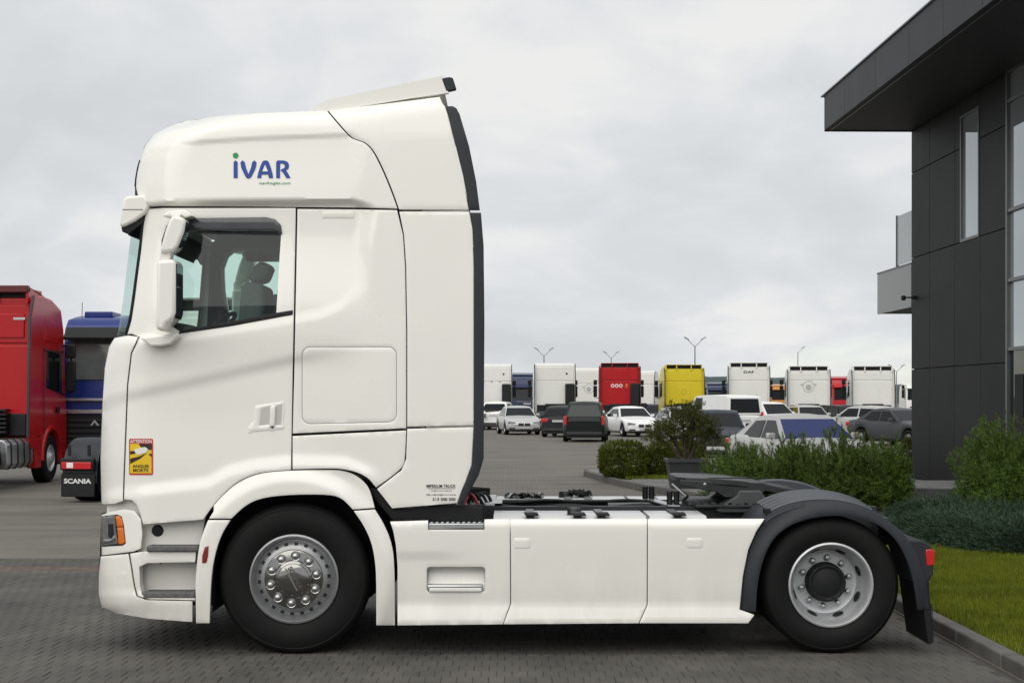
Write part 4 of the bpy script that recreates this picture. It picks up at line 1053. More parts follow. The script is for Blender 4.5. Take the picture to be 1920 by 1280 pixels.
ed = []
for i in range(len(edge) - 1):
    a, b2 = Vector(edge[i]), Vector(edge[i+1]); L = (b2-a).length; n = max(1, int(L/.32))
    for k in range(n):
        p = a + (b2-a)*((k + .5)/n); ang = math.atan2(b2.y-a.y, b2.x-a.x) - math.pi/2
        o = KM if first else link('kerb_stone', KM.data, KS, .012); first = False
        o.location = (p.x - .04, p.y, 0); o.rotation_euler = (0, 0, ang)
# raised round step before the entrance
STEPM = mat('dark_granite', (.055, .058, .060), .5, var=.3, vscale=8)
stp = []
arc = [(7.9 + 1.9*math.cos(t), 26.9 + 1.35*math.sin(t)) for t in np.linspace(math.pi*.5, math.pi*1.5, 22)]
struct(MB().prism(arc + [(16, 25.55), (16, 28.25)], .10, .26, axis='z').build('entrance_step', STEPM, smooth=30))
struct(MB().prism([(7.9 + 1.86*math.cos(t), 26.9 + 1.31*math.sin(t)) for t in np.linspace(math.pi*.5, math.pi*1.5, 22)] + [(16, 25.59), (16, 28.21)], .262, .275, axis='z').build('entrance_step', SLAB, smooth=30))
struct(MB().add([(2.35, 31.8, .118), (4.6, 31.8, .118), (4.6, 36.5, .118), (2.35, 36.5, .118)], [(0, 1, 2, 3)]).build('lawn', LAWNG, smooth=0, recalc=False))
g = blades('grass', 14000, (2.4, 4.55), (31.85, 36.4), .04, .09, GRASSM, base=.118, w=.008); g['label'] = 'grass patch under the clipped round bushes'

# ================================================================ building
BP = mat('facade_panel', (.0125, .0125, .0132), .6, spec=.25, var=.14, vscale=1.2, bump=.02, bscale=200, objrand=.2)
BJ = mat('facade_joint', (.008, .008, .008), .8)
BF = mat('fascia_metal', (.014, .0165, .0185), .5, spec=.3, var=.12, vscale=1.5, objrand=.08)
BFR = mat('window_frame_grey', (.13, .135, .14), .4, metal=.4)
BGL = mat('facade_glass', (.012, .014, .015), .015, spec=1.0)
BGL.node_tree.nodes['Principled BSDF'].inputs['Metallic'].default_value = .55
BGL.node_tree.nodes['Principled BSDF'].inputs['Base Color'].default_value = (.42, .46, .47, 1)
BAL = mat('balcony_grey', (.30, .31, .315), .5, var=.06)
SOF = mat('soffit', (.010, .010, .011), .6, var=.1)
KW = (1709 - 890)*32.0
def wy(px): return KW/(px - 890.0) - 32.0       # local y along the facade for a photograph column
BLD = thing('office_building', 'dark grey panel clad office building with overhanging flat roof', 'building', (pix(1709, 32), 32.0, 0), math.atan(.0246))
MB().box(.05, 11, -13.0, -.02, .11, 7.42).build('wall_core', BJ, BLD, smooth=0)
# facade panels, bottom row first
ycol = [wy(p) for p in (1709, 1743, 1790, 1838, 1888)]
zrow = [.11, 2.41, 4.74, 6.52, 7.42]
zrow_px = None
WX0, WX1, WZ0, WZ1 = wy(1801), wy(1836), 4.74, 7.12
for r in range(4):
    for c in range(4):
        y1, y0 = ycol[c], ycol[c+1]; z0, z1 = zrow[r] + .008, zrow[r+1] - .008
        if c == 2 and r >= 2:
            segs = [(WX0 + .0, y1, z0, z1)] if y1 - WX0 > .02 else []
            if r == 3: segs.append((y0, WX0, WZ1, z1))
            for a, b2, c0, c1 in segs: MB().box(0, .045, a + .006, b2 - .006, c0, c1).build('facade_panel', BP, BLD, bevel=.004)
            continue
        if c == 3 and r >= 2: y1 = WX1
        MB().box(0, .045, y0 + .006, y1 - .006, z0, z1).build('facade_panel', BP, BLD, bevel=.004)
wf = MB()
for a, b2, c0, c1 in ((WX1, WX0, WZ0, WZ0 + .05), (WX1, WX0, WZ1 - .05, WZ1), (WX1, WX1 + .05, WZ0 + .05, WZ1 - .05), (WX0 - .05, WX0, WZ0 + .05, WZ1 - .05)):
    wf.box(-.012, .08, a, b2, c0, c1)
Wn = wf.build('window', BFR, BLD)
MB().box(.035, .049, WX1 + .05, WX0 - .05, WZ0 + .05, WZ1 - .05).build('pane', BGL, Wn)
# rear end wall panels (seen edge on)
for r in range(4):
    for c in range(4):
        MB().box(.02 + c*2.7, 2.70 + c*2.7, -.018, .03, zrow[r] + .008, zrow[r+1] - .008).build('facade_panel', BP, BLD, bevel=.004)
# curtain wall
y_a = ycol[4] - .01; levels = [.5, 2.64, 3.82, 5.02, 6.9, 7.40]
CW = MB()
CW.box(-.03, .08, y_a - .07, y_a, .11, 7.40)
for yv in (y_a - 1.7, y_a - 3.4, y_a - 5.1): CW.box(-.03, .08, yv - .06, yv, .11, 7.40)
for z in levels: 
    for q in range(4): CW.box(-.02, .075, y_a - 1.7*(q+1) + .001, y_a - 1.7*q - .071, z - .03, z + .03)
CWO = CW.build('glazing_frame', BFR, BLD)
for q in range(4):
    for i in range(len(levels) - 1):
        MB().box(.03, .048, y_a - 1.7*(q+1) + .005, y_a - 1.7*q - .075, levels[i] + .032, levels[i+1] - .032).build('pane', BGL if i else GLASSD, CWO)
MB().box(-.05, .02, y_a - .9, y_a - .5, .3, 2.2).build('door_leaf', DARK, CWO)
# roof with deep overhang
OX = pix(1545, 31.8) - pix(1709, 32)
RF = MB().box(OX + .04, 11, -13.2, -.03, 7.42, 8.10).build('roof', SOF, BLD, smooth=0)
ky = 0; K2 = (1545 - 890)*31.8
cols_ = [K2/(p - 890.0) - 32.0 for p in (1546, 1582, 1640, 1702, 1766, 1840, 1930)] + [-12.5]
for i in range(len(cols_) - 1):
    MB().box(OX, OX + .038, cols_[i+1] + .005, cols_[i] - .005, 7.42 - .02, 8.12).build('fascia_panel', BF, RF, bevel=.003)
for i in range(5): MB().box(OX + i*2.6 + .04, OX + 2.59 + i*2.6, -.028, .012, 7.40, 8.12).build('fascia_panel', BF, RF, bevel=.003)
MB().box(OX - .03, 11, -13.2, .04, 8.121, 8.15).build('roof_edge', BFR, RF)
MB().box(OX + .12, OX + .16, -12.4, -.1, 7.405, 7.418).build('soffit_trim', BFR, RF)
# balcony beyond the rear corner
bz0, bz1 = 3.72, 4.63
yb1 = KW/(1645 - 890.0) - 32.0
BC = MB().box(.0, .05, .04, yb1, bz0, bz1).build('balcony', BAL, BLD, bevel=.004)
MB().box(.051, 4, .04, yb1 - .05, bz0 + .005, bz0 + .2).build('balcony_floor', SOF, BC)
MB().box(.051, 4, yb1 - .05, yb1 - .001, bz0 + .2, bz1 - .002).build('balcony_end', BAL, BC)
MB().box(-.012, .062, .04, yb1 + .01, bz1 + .001, bz1 + .03).build('balcony_coping', BFR, BC)
ys1 = KW/(1680 - 890.0) - 32.0
MB().box(.02, .032, .04, ys1, bz1 + .06, 5.76).build('glass_screen', mat('frosted_glass', (.40, .43, .44), .25, var=.05), BC)
MB().box(.0, .06, ys1 - .02, ys1 + .02, bz1 + .03, 5.78).build('screen_post', BFR, BC)
LMP = tag(MB().box(-.10, -.002, -.40, -.30, 3.86, 3.93).box(-.26, -.10, -.37, -.33, 3.88, 3.91).lathe([(0, -.05), (.045, -.04), (.05, .05), (0, .06)], (-.27, -.35, 3.88), axis='z', seg=12).build('wall_camera', BLACKP, None, bevel=.006), 'small black camera on bracket fixed to the dark facade near balcony', 'camera')
LMP.location = BLD.location; LMP.rotation_euler = BLD.rotation_euler

# ================================================================ plants
def leafm(name, c, var=.4, rough=.55, isl=.45):
    m = mat(name, c, .75, var=var, vscale=2.5, island=isl, spec=.15)
    return m
def tufts(n_sh, place, needles, nl, nw, up, m, name, parent, spread=.8):
    """shoots: place(n) -> positions, directions; each shoot carries thin needles"""
    P, Dr = place(n_sh); n = len(P)
    t = RNG.uniform(0, 1, (n, needles)); sl = RNG.uniform(.6, 1.15, (n, 1))*up
    base = P[:, None, :] + Dr[:, None, :]*(t*sl)[..., None]
    rv = RNG.normal(size=(n, needles, 3)); rv /= np.linalg.norm(rv, axis=2, keepdims=True)
    d = Dr[:, None, :]*.75 + rv*spread; d /= np.linalg.norm(d, axis=2, keepdims=True)
    tip = base + d*(nl*RNG.uniform(.6, 1.2, (n, needles)))[..., None]
    side = np.cross(d, RNG.normal(size=(n, needles, 3))); side /= np.linalg.norm(side, axis=2, keepdims=True)
    V = np.stack([base + side*nw, base - side*nw, tip], 2)
    # join the needles of one shoot with a shared island by a tiny spine is not needed: one island per needle
    N_ = n*needles
    me = bpy.data.meshes.new(name); me.from_pydata(V.reshape(-1, 3).tolist(), [], np.arange(N_*3).reshape(-1, 3).tolist()); me.materials.append(m)
    return link(name, me, parent)
BARK = mat('bark', (.05, .036, .026), .9, var=.4, vscale=20, bump=.4, bscale=40)
def blob_place(lobes, outer=.55, sq=0):
    def f(n):
        w = np.array([l[3]**2 for l in lobes]); k = RNG.choice(len(lobes), n, p=w/w.sum())
        C = np.array([l[:3] for l in lobes])[k]; R = np.array([l[3:6] if len(l) > 5 else (l[3], l[3], l[3]) for l in lobes])[k]
        u = RNG.normal(size=(n, 3)); u /= np.linalg.norm(u, axis=1, keepdims=True)
        if sq: u = u/((np.abs(u)**sq).sum(1, keepdims=True))**(1/sq)
        r = (outer + (1 - outer)*RNG.uniform(0, 1, n))[:, None]*(1 + (RNG.normal(size=(n, 1))*.035 if sq else 0))
        d = u*.75 + np.array([0, 0, .55]) + RNG.normal(size=(n, 3))*.28; d /= np.linalg.norm(d, axis=1, keepdims=True)
        P = C + u*R*r; ok = P[:, 2] > .02
        return P[ok], d[ok]
    return f
def bush(name, label, cat, loc, lobes, m, shoots, needles=16, nl=.07, nw=.004, up=.12, group=None, spread=.8, stems=5, outer=.5, sq=0):
    B = thing(name, label, cat, loc, 0, group)
    tufts(shoots, blob_place(lobes, outer, sq), needles, nl, nw, up, m, 'foliage', B, spread)
    s = MB()
    for k in range(stems):
        l = lobes[k % len(lobes)]
        p = Vector((random.uniform(-.1, .1), random.uniform(-.1, .1), -.05)); e = Vector(l[:3]) + Vector((random.uniform(-.2, .2), random.uniform(-.2, .2), .15))
        s.tube([p, p.lerp(e, .4) + Vector((0, 0, .08)), e], .03, 6, .010)
    s.build('stem', BARK, B)
    return B
PINE = leafm('pine_needles', (.066, .104, .018)); PINE2 = leafm('pine_needles_bright', (.085, .140, .024))
PINE3 = leafm('pine_candles', (.085, .125, .030)); YEW = leafm('box_leaves', (.085, .105, .012)); THUJA = leafm('pot_leaves', (.080, .088, .024)); JUN = leafm('juniper_needles', (.045, .078, .045))
# clipped round bushes on the terrace
def ball(label, px, base_py, D, rx, h, group, shoots=2600):
    x = pix(px, D); lob = [(0, 0, h*.50, rx*.94, rx*.94, h*.48), (0, 0, h*.38, rx*.88, rx*.88, h*.38)]
    return bush('clipped_bush', label, 'bush', (x, D, .115), lob, YEW, shoots, 14, .05, .0065, .07, group, .9, 4, .80, 3.2)
ball('clipped round evergreen bush at the terrace corner, leftmost of the bushes', 1168, 895, 32.4, .52, .76, 'clipped round bushes')
ball('clipped evergreen bush half hidden behind the potted shrub', 1238, 895, 32.7, .28, .74, 'clipped round bushes', 1500)
ball('clipped evergreen bush filling the gap behind the potted shrub', 1284, 895, 33.2, .48, .72, 'clipped round bushes', 1600)
ball('narrow clipped bush beside the dark building corner', 1707, 895, 34.4, .22, .78, 'clipped round bushes', 900)
# potted shrub
DP = 28.6; xp = pix(1285, DP)
POT = tag(MB().add([(xp + sx*w, DP + sy*w, z) for z, w in ((.115, .27), (.60, .345), (.60, .375), (.665, .375), (.665, .33), (.58, .325)) for sx, sy in ((-1, -1), (1, -1), (1, 1), (-1, 1))],
      [(i*4+k, i*4+(k+1) % 4, (i+1)*4+(k+1) % 4, (i+1)*4+k) for i in range(5) for k in range(4)] + [(0, 1, 2, 3), (20, 21, 22, 23)]).build('planter', mat('planter_grey', (.028, .029, .032), .5, var=.15), None, smooth=0, bevel=.008), 'square charcoal planter on the terrace slabs', 'planter')
lob = [(-.42, 0, .55, .24, .3, .20), (.34, .0, .62, .30, .3, .22), (.02, .0, .86, .26, .3, .18), (-.16, -.1, .62, .24, .3, .20), (.50, 0, .42, .20, .25, .16), (-.60, 0, .44, .16, .2, .14), (.12, -.1, .40, .24, .2, .18), (.20, 0, .98, .12, .12, .12), (-.24, 0, .92, .12, .12, .12)]
B = bush('potted_shrub', 'loose olive green shrub growing in the square charcoal planter', 'shrub', (xp, DP, .64), lob, THUJA, 1500, 14, .055, .0055, .11, None, .9, 9, .25)
# mugo pine hedge
def pine(px, D, rx, ry, h, label, m, shoots=2300):
    x = pix(px, D); lob = []
    for k in range(9):
        a = random.uniform(0, 2*math.pi); q = random.uniform(.15, .65)
        hh = random.uniform(.50, 1.0)*h
        lob.append((q*rx*math.cos(a), q*ry*math.sin(a), hh*.60, rx*.36, ry*.36, hh*.40))
    lob.append((0, 0, h*.42, rx*.85, ry*.85, h*.42)); lob.append((0, -.1, h*.18, rx*.95, ry*.9, h*.26)); lob.append((0, -.15, h*.25, rx*.8, ry*.9, h*.28))
    B = bush('mountain_pine', label, 'bush', (x, D, .08), lob, m, shoots, 22, .065, .0055, .12, 'pine bushes along the bed', 1.0, 9, .35)
    def tops(n):        # upright candles
        r = np.sqrt(RNG.uniform(0, 1, n)); a = RNG.uniform(0, 2*math.pi, n)
        P = np.stack([r*rx*.95*np.cos(a), r*ry*.95*np.sin(a), h*(.92 - .45*r*r)*RNG.uniform(.75, 1.08, n)], 1)
        d = np.stack([.25*r*np.cos(a), .25*r*np.sin(a), np.ones(n)], 1) + RNG.normal(size=(n, 3))*.16
        return P, d/np.linalg.norm(d, axis=1, keepdims=True)
    tufts(int(shoots*.045), tops, 34, .07, .0045, .20, PINE3, 'candles', B, .5)
    return B
pine(1388, 23.9, .66, .7, 1.02, 'bright green mountain pine bush beside the planter', PINE2, 2600)
pine(1484, 24.6, .66, .7, 1.10, 'mountain pine bush in front of the blue windscreen car', PINE, 2600)
pine(1580, 23.4, .70, .7, 1.26, 'tall mountain pine bush behind the black mudguard', PINE, 2600)
pine(1655, 24.6, .48, .6, 1.08, 'mountain pine bush at the building end of the row', PINE2, 2100)
pine(1885, 22.0, .82, .8, 1.42, 'large mountain pine bush standing against the dark facade', PINE2, 3400)
# creeping juniper mats
def juniper(px, D, rx, ry, h, label):
    x = pix(px, D)
    def f(n):
        r = np.sqrt(RNG.uniform(0, 1, n)); a = RNG.uniform(0, 2*math.pi, n)
        P = np.stack([r*rx*np.cos(a), r*ry*np.sin(a), h*(1 - r**2)*RNG.uniform(.35, 1, n) + .02], 1)
        d = np.stack([np.cos(a)*.8 - .5, np.sin(a)*.5 - .25, RNG.uniform(.05, .4, n)], 1) + RNG.normal(size=(n, 3))*.25
        d /= np.linalg.norm(d, axis=1, keepdims=True); return P, d
    B = thing('creeping_juniper', label, 'bush', (x, D, .085), 0, 'creeping junipers edging the lawn')
    tufts(2600, f, 18, .05, .0045, .26, JUN, 'foliage', B, .38)
    s = MB()
    for k in range(7):
        a = 2*math.pi*k/7; s.tube([(0, 0, .02), (rx*.4*math.cos(a), ry*.4*math.sin(a), .10), (rx*.8*math.cos(a), ry*.8*math.sin(a), .08)], .02, 5, .006)
    s.build('stem', BARK, B)
juniper(1765, 18.9, .55, .75, .17, 'creeping blue green juniper nearest the tail light')
juniper(1830, 17.9, .65, .8, .20, 'creeping juniper mat in the middle of the lawn edge')
juniper(1905, 17.2, .65, .85, .21, 'creeping juniper mat cut by the picture edge')
juniper(1850, 19.8, .9, .9, .22, 'creeping juniper mat in front of the large pine bush')
juniper(1752, 21.2, .45, .6, .16, 'small creeping juniper tuft beside the terrace edge')
# ================================================================ parked cars
def paint(name, c, metal=.0, rough=.28): return mat(name, c, rough, metal=metal, coat=.15, var=.02, vscale=2, spec=.35)
CARS = {
 # L, W, H, belt, windscreen base (y, z), roof front y, roof rear y, rear glass base (y, z), tail z, nose z, wheel r, wheelbase
 'sedan':   dict(L=4.55, W=1.79, H=1.44, belt=.93, ws=(.92, .97), rf=.12, rr=-.95, rb=(-1.62, 1.03), tail=.98, nose=.70, wr=.32, wb=2.72),
 'hatch':   dict(L=4.25, W=1.77, H=1.47, belt=.94, ws=(1.02, .98), rf=.25, rr=-1.45, rb=(-1.98, 1.02), tail=.96, nose=.72, wr=.32, wb=2.60),
 'estate':  dict(L=4.75, W=1.81, H=1.55, belt=.96, ws=(1.08, 1.0), rf=.32, rr=-1.95, rb=(-2.26, 1.02), tail=.98, nose=.74, wr=.33, wb=2.75),
 'suv':     dict(L=4.45, W=1.84, H=1.66, belt=1.06, ws=(1.02, 1.10), rf=.30, rr=-1.60, rb=(-2.08, 1.14), tail=1.08, nose=.86, wr=.36, wb=2.65),
 'minivan': dict(L=4.65, W=1.82, H=1.74, belt=1.02, ws=(1.40, 1.06), rf=.55, rr=-1.98, rb=(-2.24, 1.06), tail=1.0, nose=.78, wr=.33, wb=2.83),
 'van':     dict(L=4.85, W=1.92, H=1.98, belt=1.14, ws=(1.72, 1.14), rf=.98, rr=-2.28, rb=(-2.40, 1.16), tail=1.14, nose=.86, wr=.34, wb=3.1),
}
RIMM = mat('car_rim', (.30, .31, .32), .3, metal=.8)
TRIMK = mat('car_trim', (.020, .020, .022), .55)
CARGL = mat('car_glass', (.006, .008, .009), .05, spec=.22)
GREYGL = mat('glass_grey_reflection', (.10, .115, .112), .08, spec=.4, var=.3, vscale=1.2)  # grey base colour stands in for reflection and see-through light
HLENS = mat('car_headlight', (.30, .31, .32), .06, coat=.6, var=.5, vscale=14)
DPL = dict(coat=.05, spec=.2, var=.02, vscale=2)
def car(name, label, cat, kind, body, px, D, heading, group='cars parked in the yard', dz=0.0, glassm=None, scale=1.0, **ov):
    """heading 0: driving away from the camera, 180: facing it"""
    k = dict(CARS[kind]); k.update(ov); L, W, H = k['L'], k['W'], k['H']; w = W/2; glassm = glassm or CARGL
    C = thing(name, label, cat, (pix(px, D), D, 0), math.radians(heading), group); C.scale = (scale,)*3
    hl = L/2; wr = k['wr']; ya = k['wb']/2 + .06; yr = -k['wb']/2 + .06
    # lower body loft
    ysn = sorted(set(list(np.round(np.linspace(-hl, hl, 47), 4)) + [ya - wr - .05, ya, ya + wr + .05, yr - wr - .05, yr, yr + wr + .05, -hl + .03, hl - .03]))
    rows = []
    for y in ysn:
        zt = np.interp(y, [-hl, -hl + .10, k['rb'][0], k['ws'][0], k['ws'][0] + .6*(hl - k['ws'][0]), hl - .12, hl], [k['tail'] - .12, k['tail'], k['rb'][1], k['ws'][1], k['nose'] + .13, k['nose'] + .02, k['nose'] - .16])
        zb = .20 + .10*max(0, (abs(y) - hl + .5)/.5)
        for c_ in (ya, yr):
            if abs(y - c_) < wr + .06: zb = max(zb, wr + math.sqrt(max(0, (wr + .06)**2 - (y - c_)**2)))
        e_ = (hl - abs(y)); f = 1 - .16*(max(0, .55 - e_)/.55)**2.2
        ww = w*f
        prof = [(.86, 0), (.965, .10), (.995, .30), (1.0, .50), (.985, .70), (.955, .88), (.90, .97), (.70, 1.0), (0, 1.02)]
        half = [(ww*a, zb + (zt - zb)*t) for a, t in prof]
        rows.append([(0, y, zb)] + [(x, y, z) for x, z in half] + [(-x, y, z) for x, z in half[-2::-1]] + [(0, y, zb)])
    mb = MB().grid(rows)
    mb.add(rows[0], [tuple(range(len(rows[0]) - 1))]); mb.add(rows[-1], [tuple(range(len(rows[0]) - 1))])
    mb.build('body', body, C, smooth=40)
    MB().box(-w*.8, w*.8, -hl + .15, hl - .15, .17, .42).build('underbody', TRIMK, C)
    # cabin
    wb_, wt = w*.925, w*.70 if kind != 'van' else w*.84
    ztop = H
    pf = [(k['ws'][0], k['ws'][1] - .03, wb_), (k['rf'] + .10, ztop - .07, wt + .03), (k['rf'] - .12, ztop - .015, wt), ((k['rf'] + k['rr'])/2, ztop, wt), (k['rr'] + .15, ztop - .03, wt), (k['rr'] - .02, ztop - .09, wt + .02), (k['rb'][0], k['rb'][1] - .03, wb_)]
    bz = k['belt']
    rows = [[(-b_, y, min(z, bz)), (-b_ + 0.0, y, z), (-b_*.55, y, z + (.03 if 1 < i < 5 else 0)), (0, y, z + (.04 if 1 < i < 5 else 0)), (b_*.55, y, z + (.03 if 1 < i < 5 else 0)), (b_, y, z), (b_, y, min(z, bz))] for i, (y, z, b_) in enumerate(pf)]
    # side walls lean: lower edge at belt width
    for r_, (y, z, b_) in zip(rows, pf):
        r_[0] = (-wb_, y, bz - .03); r_[-1] = (wb_, y, bz - .03)
    mb = MB().grid(rows); mb.build('roof', body, C, smooth=30)
    # glazing, each pane just proud of the cabin
    def quad(name, P, m, sh=.93, lift=.012):
        P = [Vector(p) for p in P]; c_ = sum(P, Vector())/4; nrm = (P[1]-P[0]).cross(P[3]-P[0]).normalized()
        if nrm.dot(c_ - Vector((0, -.2, .7))) < 0: nrm = -nrm
        q = [c_ + (p - c_)*sh + nrm*lift for p in P]; q2 = [p - nrm*(lift + .01) for p in q]
        return MB().add(q + q2, [(0, 1, 2, 3), (0, 1, 5, 4), (1, 2, 6, 5), (2, 3, 7, 6), (3, 0, 4, 7)]).build(name, m, C, smooth=0)
    f0, f1, f2, f4, f5, f6 = pf[0], pf[1], pf[2], pf[4], pf[5], pf[6]
    quad('windscreen', [(-f0[2], f0[0], f0[1]), (f0[2], f0[0], f0[1]), (f1[2], f1[0], f1[1]), (-f1[2], f1[0], f1[1])], glassm, .92)
    quad('rear_window', [(-f6[2], f6[0], f6[1]), (f6[2], f6[0], f6[1]), (f5[2], f5[0], f5[1]), (-f5[2], f5[0], f5[1])], glassm, .86 if kind != 'van' else .82, .016)
    for s in (-1, 1):
        ymid = (k['ws'][0] + k['rb'][0])/2 + .05
        def zl(y): return np.interp(-y, [-f0[0], -f1[0], -f2[0], -f4[0], -f5[0], -f6[0]], [f0[1], f1[1], f2[1], f4[1], f5[1], f6[1]]) - .06
        def P_(y, z):
            t = (z - bz)/(ztop - bz); return (s*(wb_ + (wt - wb_)*t), y, z)
        zz_ = bz + .02; zt_ = ztop - .10
        a0 = f0[0] - .18; a1 = f1[0] - .05
        if kind == 'van':
            quad('side_window', [P_(a0, zz_), P_(ymid + .55, zz_), P_(ymid + .55, zt_), P_(a1, zt_)], glassm, .95)
        else:
            quad('side_window', [P_(a0, zz_), P_(ymid + .03, zz_), P_(ymid + .03, zt_), P_(a1, zt_)], glassm, .95)
            quad('side_window', [P_(ymid - .03, zz_), P_(f6[0] + .30, zz_), P_(f5[0] + .12, zt_ - .02), P_(ymid - .03, zt_)], glassm, .95)
        MB().box(s*w*.97, s*(w + .16), k['ws'][0] - .42, k['ws'][0] - .30, bz + .02, bz + .15).build('mirror', body, C, bevel=.03)
        for yc, nm in ((ya, 'wheel'), (yr, 'wheel')):
            Wh = MB().lathe([(wr*.60, 0), (wr*.66, -.012), (wr*.93, -.010), (wr, .02), (wr, .17), (wr*.9, .20), (wr*.5, .20)], (0, 0, 0), axis='x', seg=24).build('wheel', RUBBER, C)
            if s > 0: Wh.scale = (-1, 1, 1)
            Wh.location = (s*(w - .005), yc, wr)
            MB().lathe([(wr*.62, .0), (wr*.60, .03), (wr*.55, .05), (wr*.3, .035), (0, .02)], (0, 0, 0), axis='x', seg=20).build('rim', RIMM, Wh)
        # lamps
        tz = k['tail'] - .16
        if kind in ('minivan', 'van', 'estate', 'suv'):
            MB().box(s*w*.80, s*w*.935, -hl - .005, -hl + .14, tz - .12, tz + (.26 if kind != 'suv' else .12)).build('tail_light', REDL, C, bevel=.02)
        else: MB().box(s*w*.52, s*w*.915, -hl - .004, -hl + .22, tz - .07, tz + .09).build('tail_light', REDL, C, bevel=.02)
        nz = k['nose'] - .12
        MB().prism([(s*w*.48, nz + .06), (s*w*.90, nz + .13), (s*w*.915, nz + .0), (s*w*.56, nz - .05)], hl - .20, hl - .012, axis='y').build('headlight', HLENS, C, bevel=.015)
        MB().box(s*w*.50, s*w*.84, hl - .12, hl + .002, .30, .38).build('fog_light_slot', TRIMK, C, bevel=.01)
    nz = k['nose'] - .12
    for s in (-1, 1): MB().box(s*.02, s*w*.34, hl - .1, hl + .014, nz - .13, nz + .02).build('grille', TRIMK, C, bevel=.02)
    MB().box(-w*.55, w*.55, hl - .1, hl + .006, .235, .31).build('air_intake', TRIMK, C, bevel=.02)
    MB().box(-.26, .26, hl, hl + .018, .33, .43).build('number_plate', PLATE, C)
    if kind != 'minivan': MB().box(-.26, .26, -hl - .016, -hl + .02, (.72 if kind in ('sedan', 'hatch', 'estate') else .80), (.83 if kind in ('sedan', 'hatch', 'estate') else .91)).build('number_plate', PLATE, C)
    MB().box(-w*.82, w*.82, -hl - .010, -hl + .1, .30, .44).build('rear_bumper', TRIMK, C, bevel=.02)
    return C
PW = paint('car_white', (.78, .78, .77)); PS = paint('car_silver', (.50, .50, .485), .25); PDK = mat('car_dark_grey', (.020, .021, .024), .35, **DPL)
PGR = mat('car_dark_green', (.007, .012, .011), .35, **DPL); PBL = mat('car_dark_blue', (.009, .013, .028), .35, **DPL); PGM = mat('car_gunmetal', (.055, .058, .062), .35, **DPL); PMG = paint('car_grey', (.17, .175, .18), .3); PBK = mat('car_black', (.008, .008, .009), .35, **DPL)
BLUEGL = mat('blue_glass', (.010, .024, .14), .08, spec=.3)
car('parked_car', 'white off-roader seen from behind beside the white sleeper cab', 'car', 'suv', PW, 936, 92, -8)
car('parked_car', 'silver saloon facing the camera, next to the white off-roader', 'car', 'sedan', PS, 971, 79, 188)
car('parked_car', 'dark saloon with red tail light between silver saloon and dark minivan', 'car', 'sedan', PDK, 1022, 100, 6)
car('parked_car', 'dark grey hatchback half hidden behind the dark green minivan', 'car', 'hatch', PDK, 1060, 74, -12)
car('parked_minivan', 'dark green estate minivan seen from behind, nearest in the open yard', 'minivan', 'minivan', PGR, 1099, 66, -5, glassm=mat('tinted_glass', (.034, .042, .040), .06, spec=.3), H=1.68)
car('parked_car', 'white saloon with twin black grille facing the camera', 'car', 'sedan', PW, 1182, 75, 193)
car('parked_car', 'dark hatchback behind the white twin grille saloon', 'car', 'hatch', PBL, 1233, 98, 172)
car('parked_car', 'silver car partly hidden by the potted shrub', 'car', 'hatch', PS, 1281, 64, 186)
car('parked_car', 'dark blue saloon behind the potted shrub with curved dark roof', 'car', 'sedan', PBL, 1343, 46, 172)
car('parked_van', 'white van seen from behind with wide dark rear window', 'van', 'van', PW, 1353, 70, 18)
car('parked_car', 'white off-roader facing the camera right of the white van', 'car', 'suv', PW, 1440, 74, 207)
car('parked_car', 'silver hatchback facing the camera below the emblem truck', 'car', 'hatch', PS, 1515, 82, 186)
car('parked_car', 'grey saloon with bright blue windscreen behind the pine bushes', 'car', 'sedan', PS, 1503, 32.5, 194, glassm=None)
car('parked_car', 'black car with red tail light behind the blue windscreen saloon', 'car', 'hatch', PBK, 1566, 84, 20)
car('parked_car', 'silver hatchback seen from behind with long red tail light', 'car', 'hatch', PS, 1617, 74, 35)
car('parked_car', 'dark grey saloon facing the camera beside the building corner', 'car', 'sedan', PGM, 1688, 59, 207)
for o in bpy.data.objects:
    if o.parent and o.parent.get('label') == 'grey saloon with bright blue windscreen behind the pine bushes' and o.name.startswith('windscreen'):
        o.data.materials.clear(); o.data.materials.append(BLUEGL)

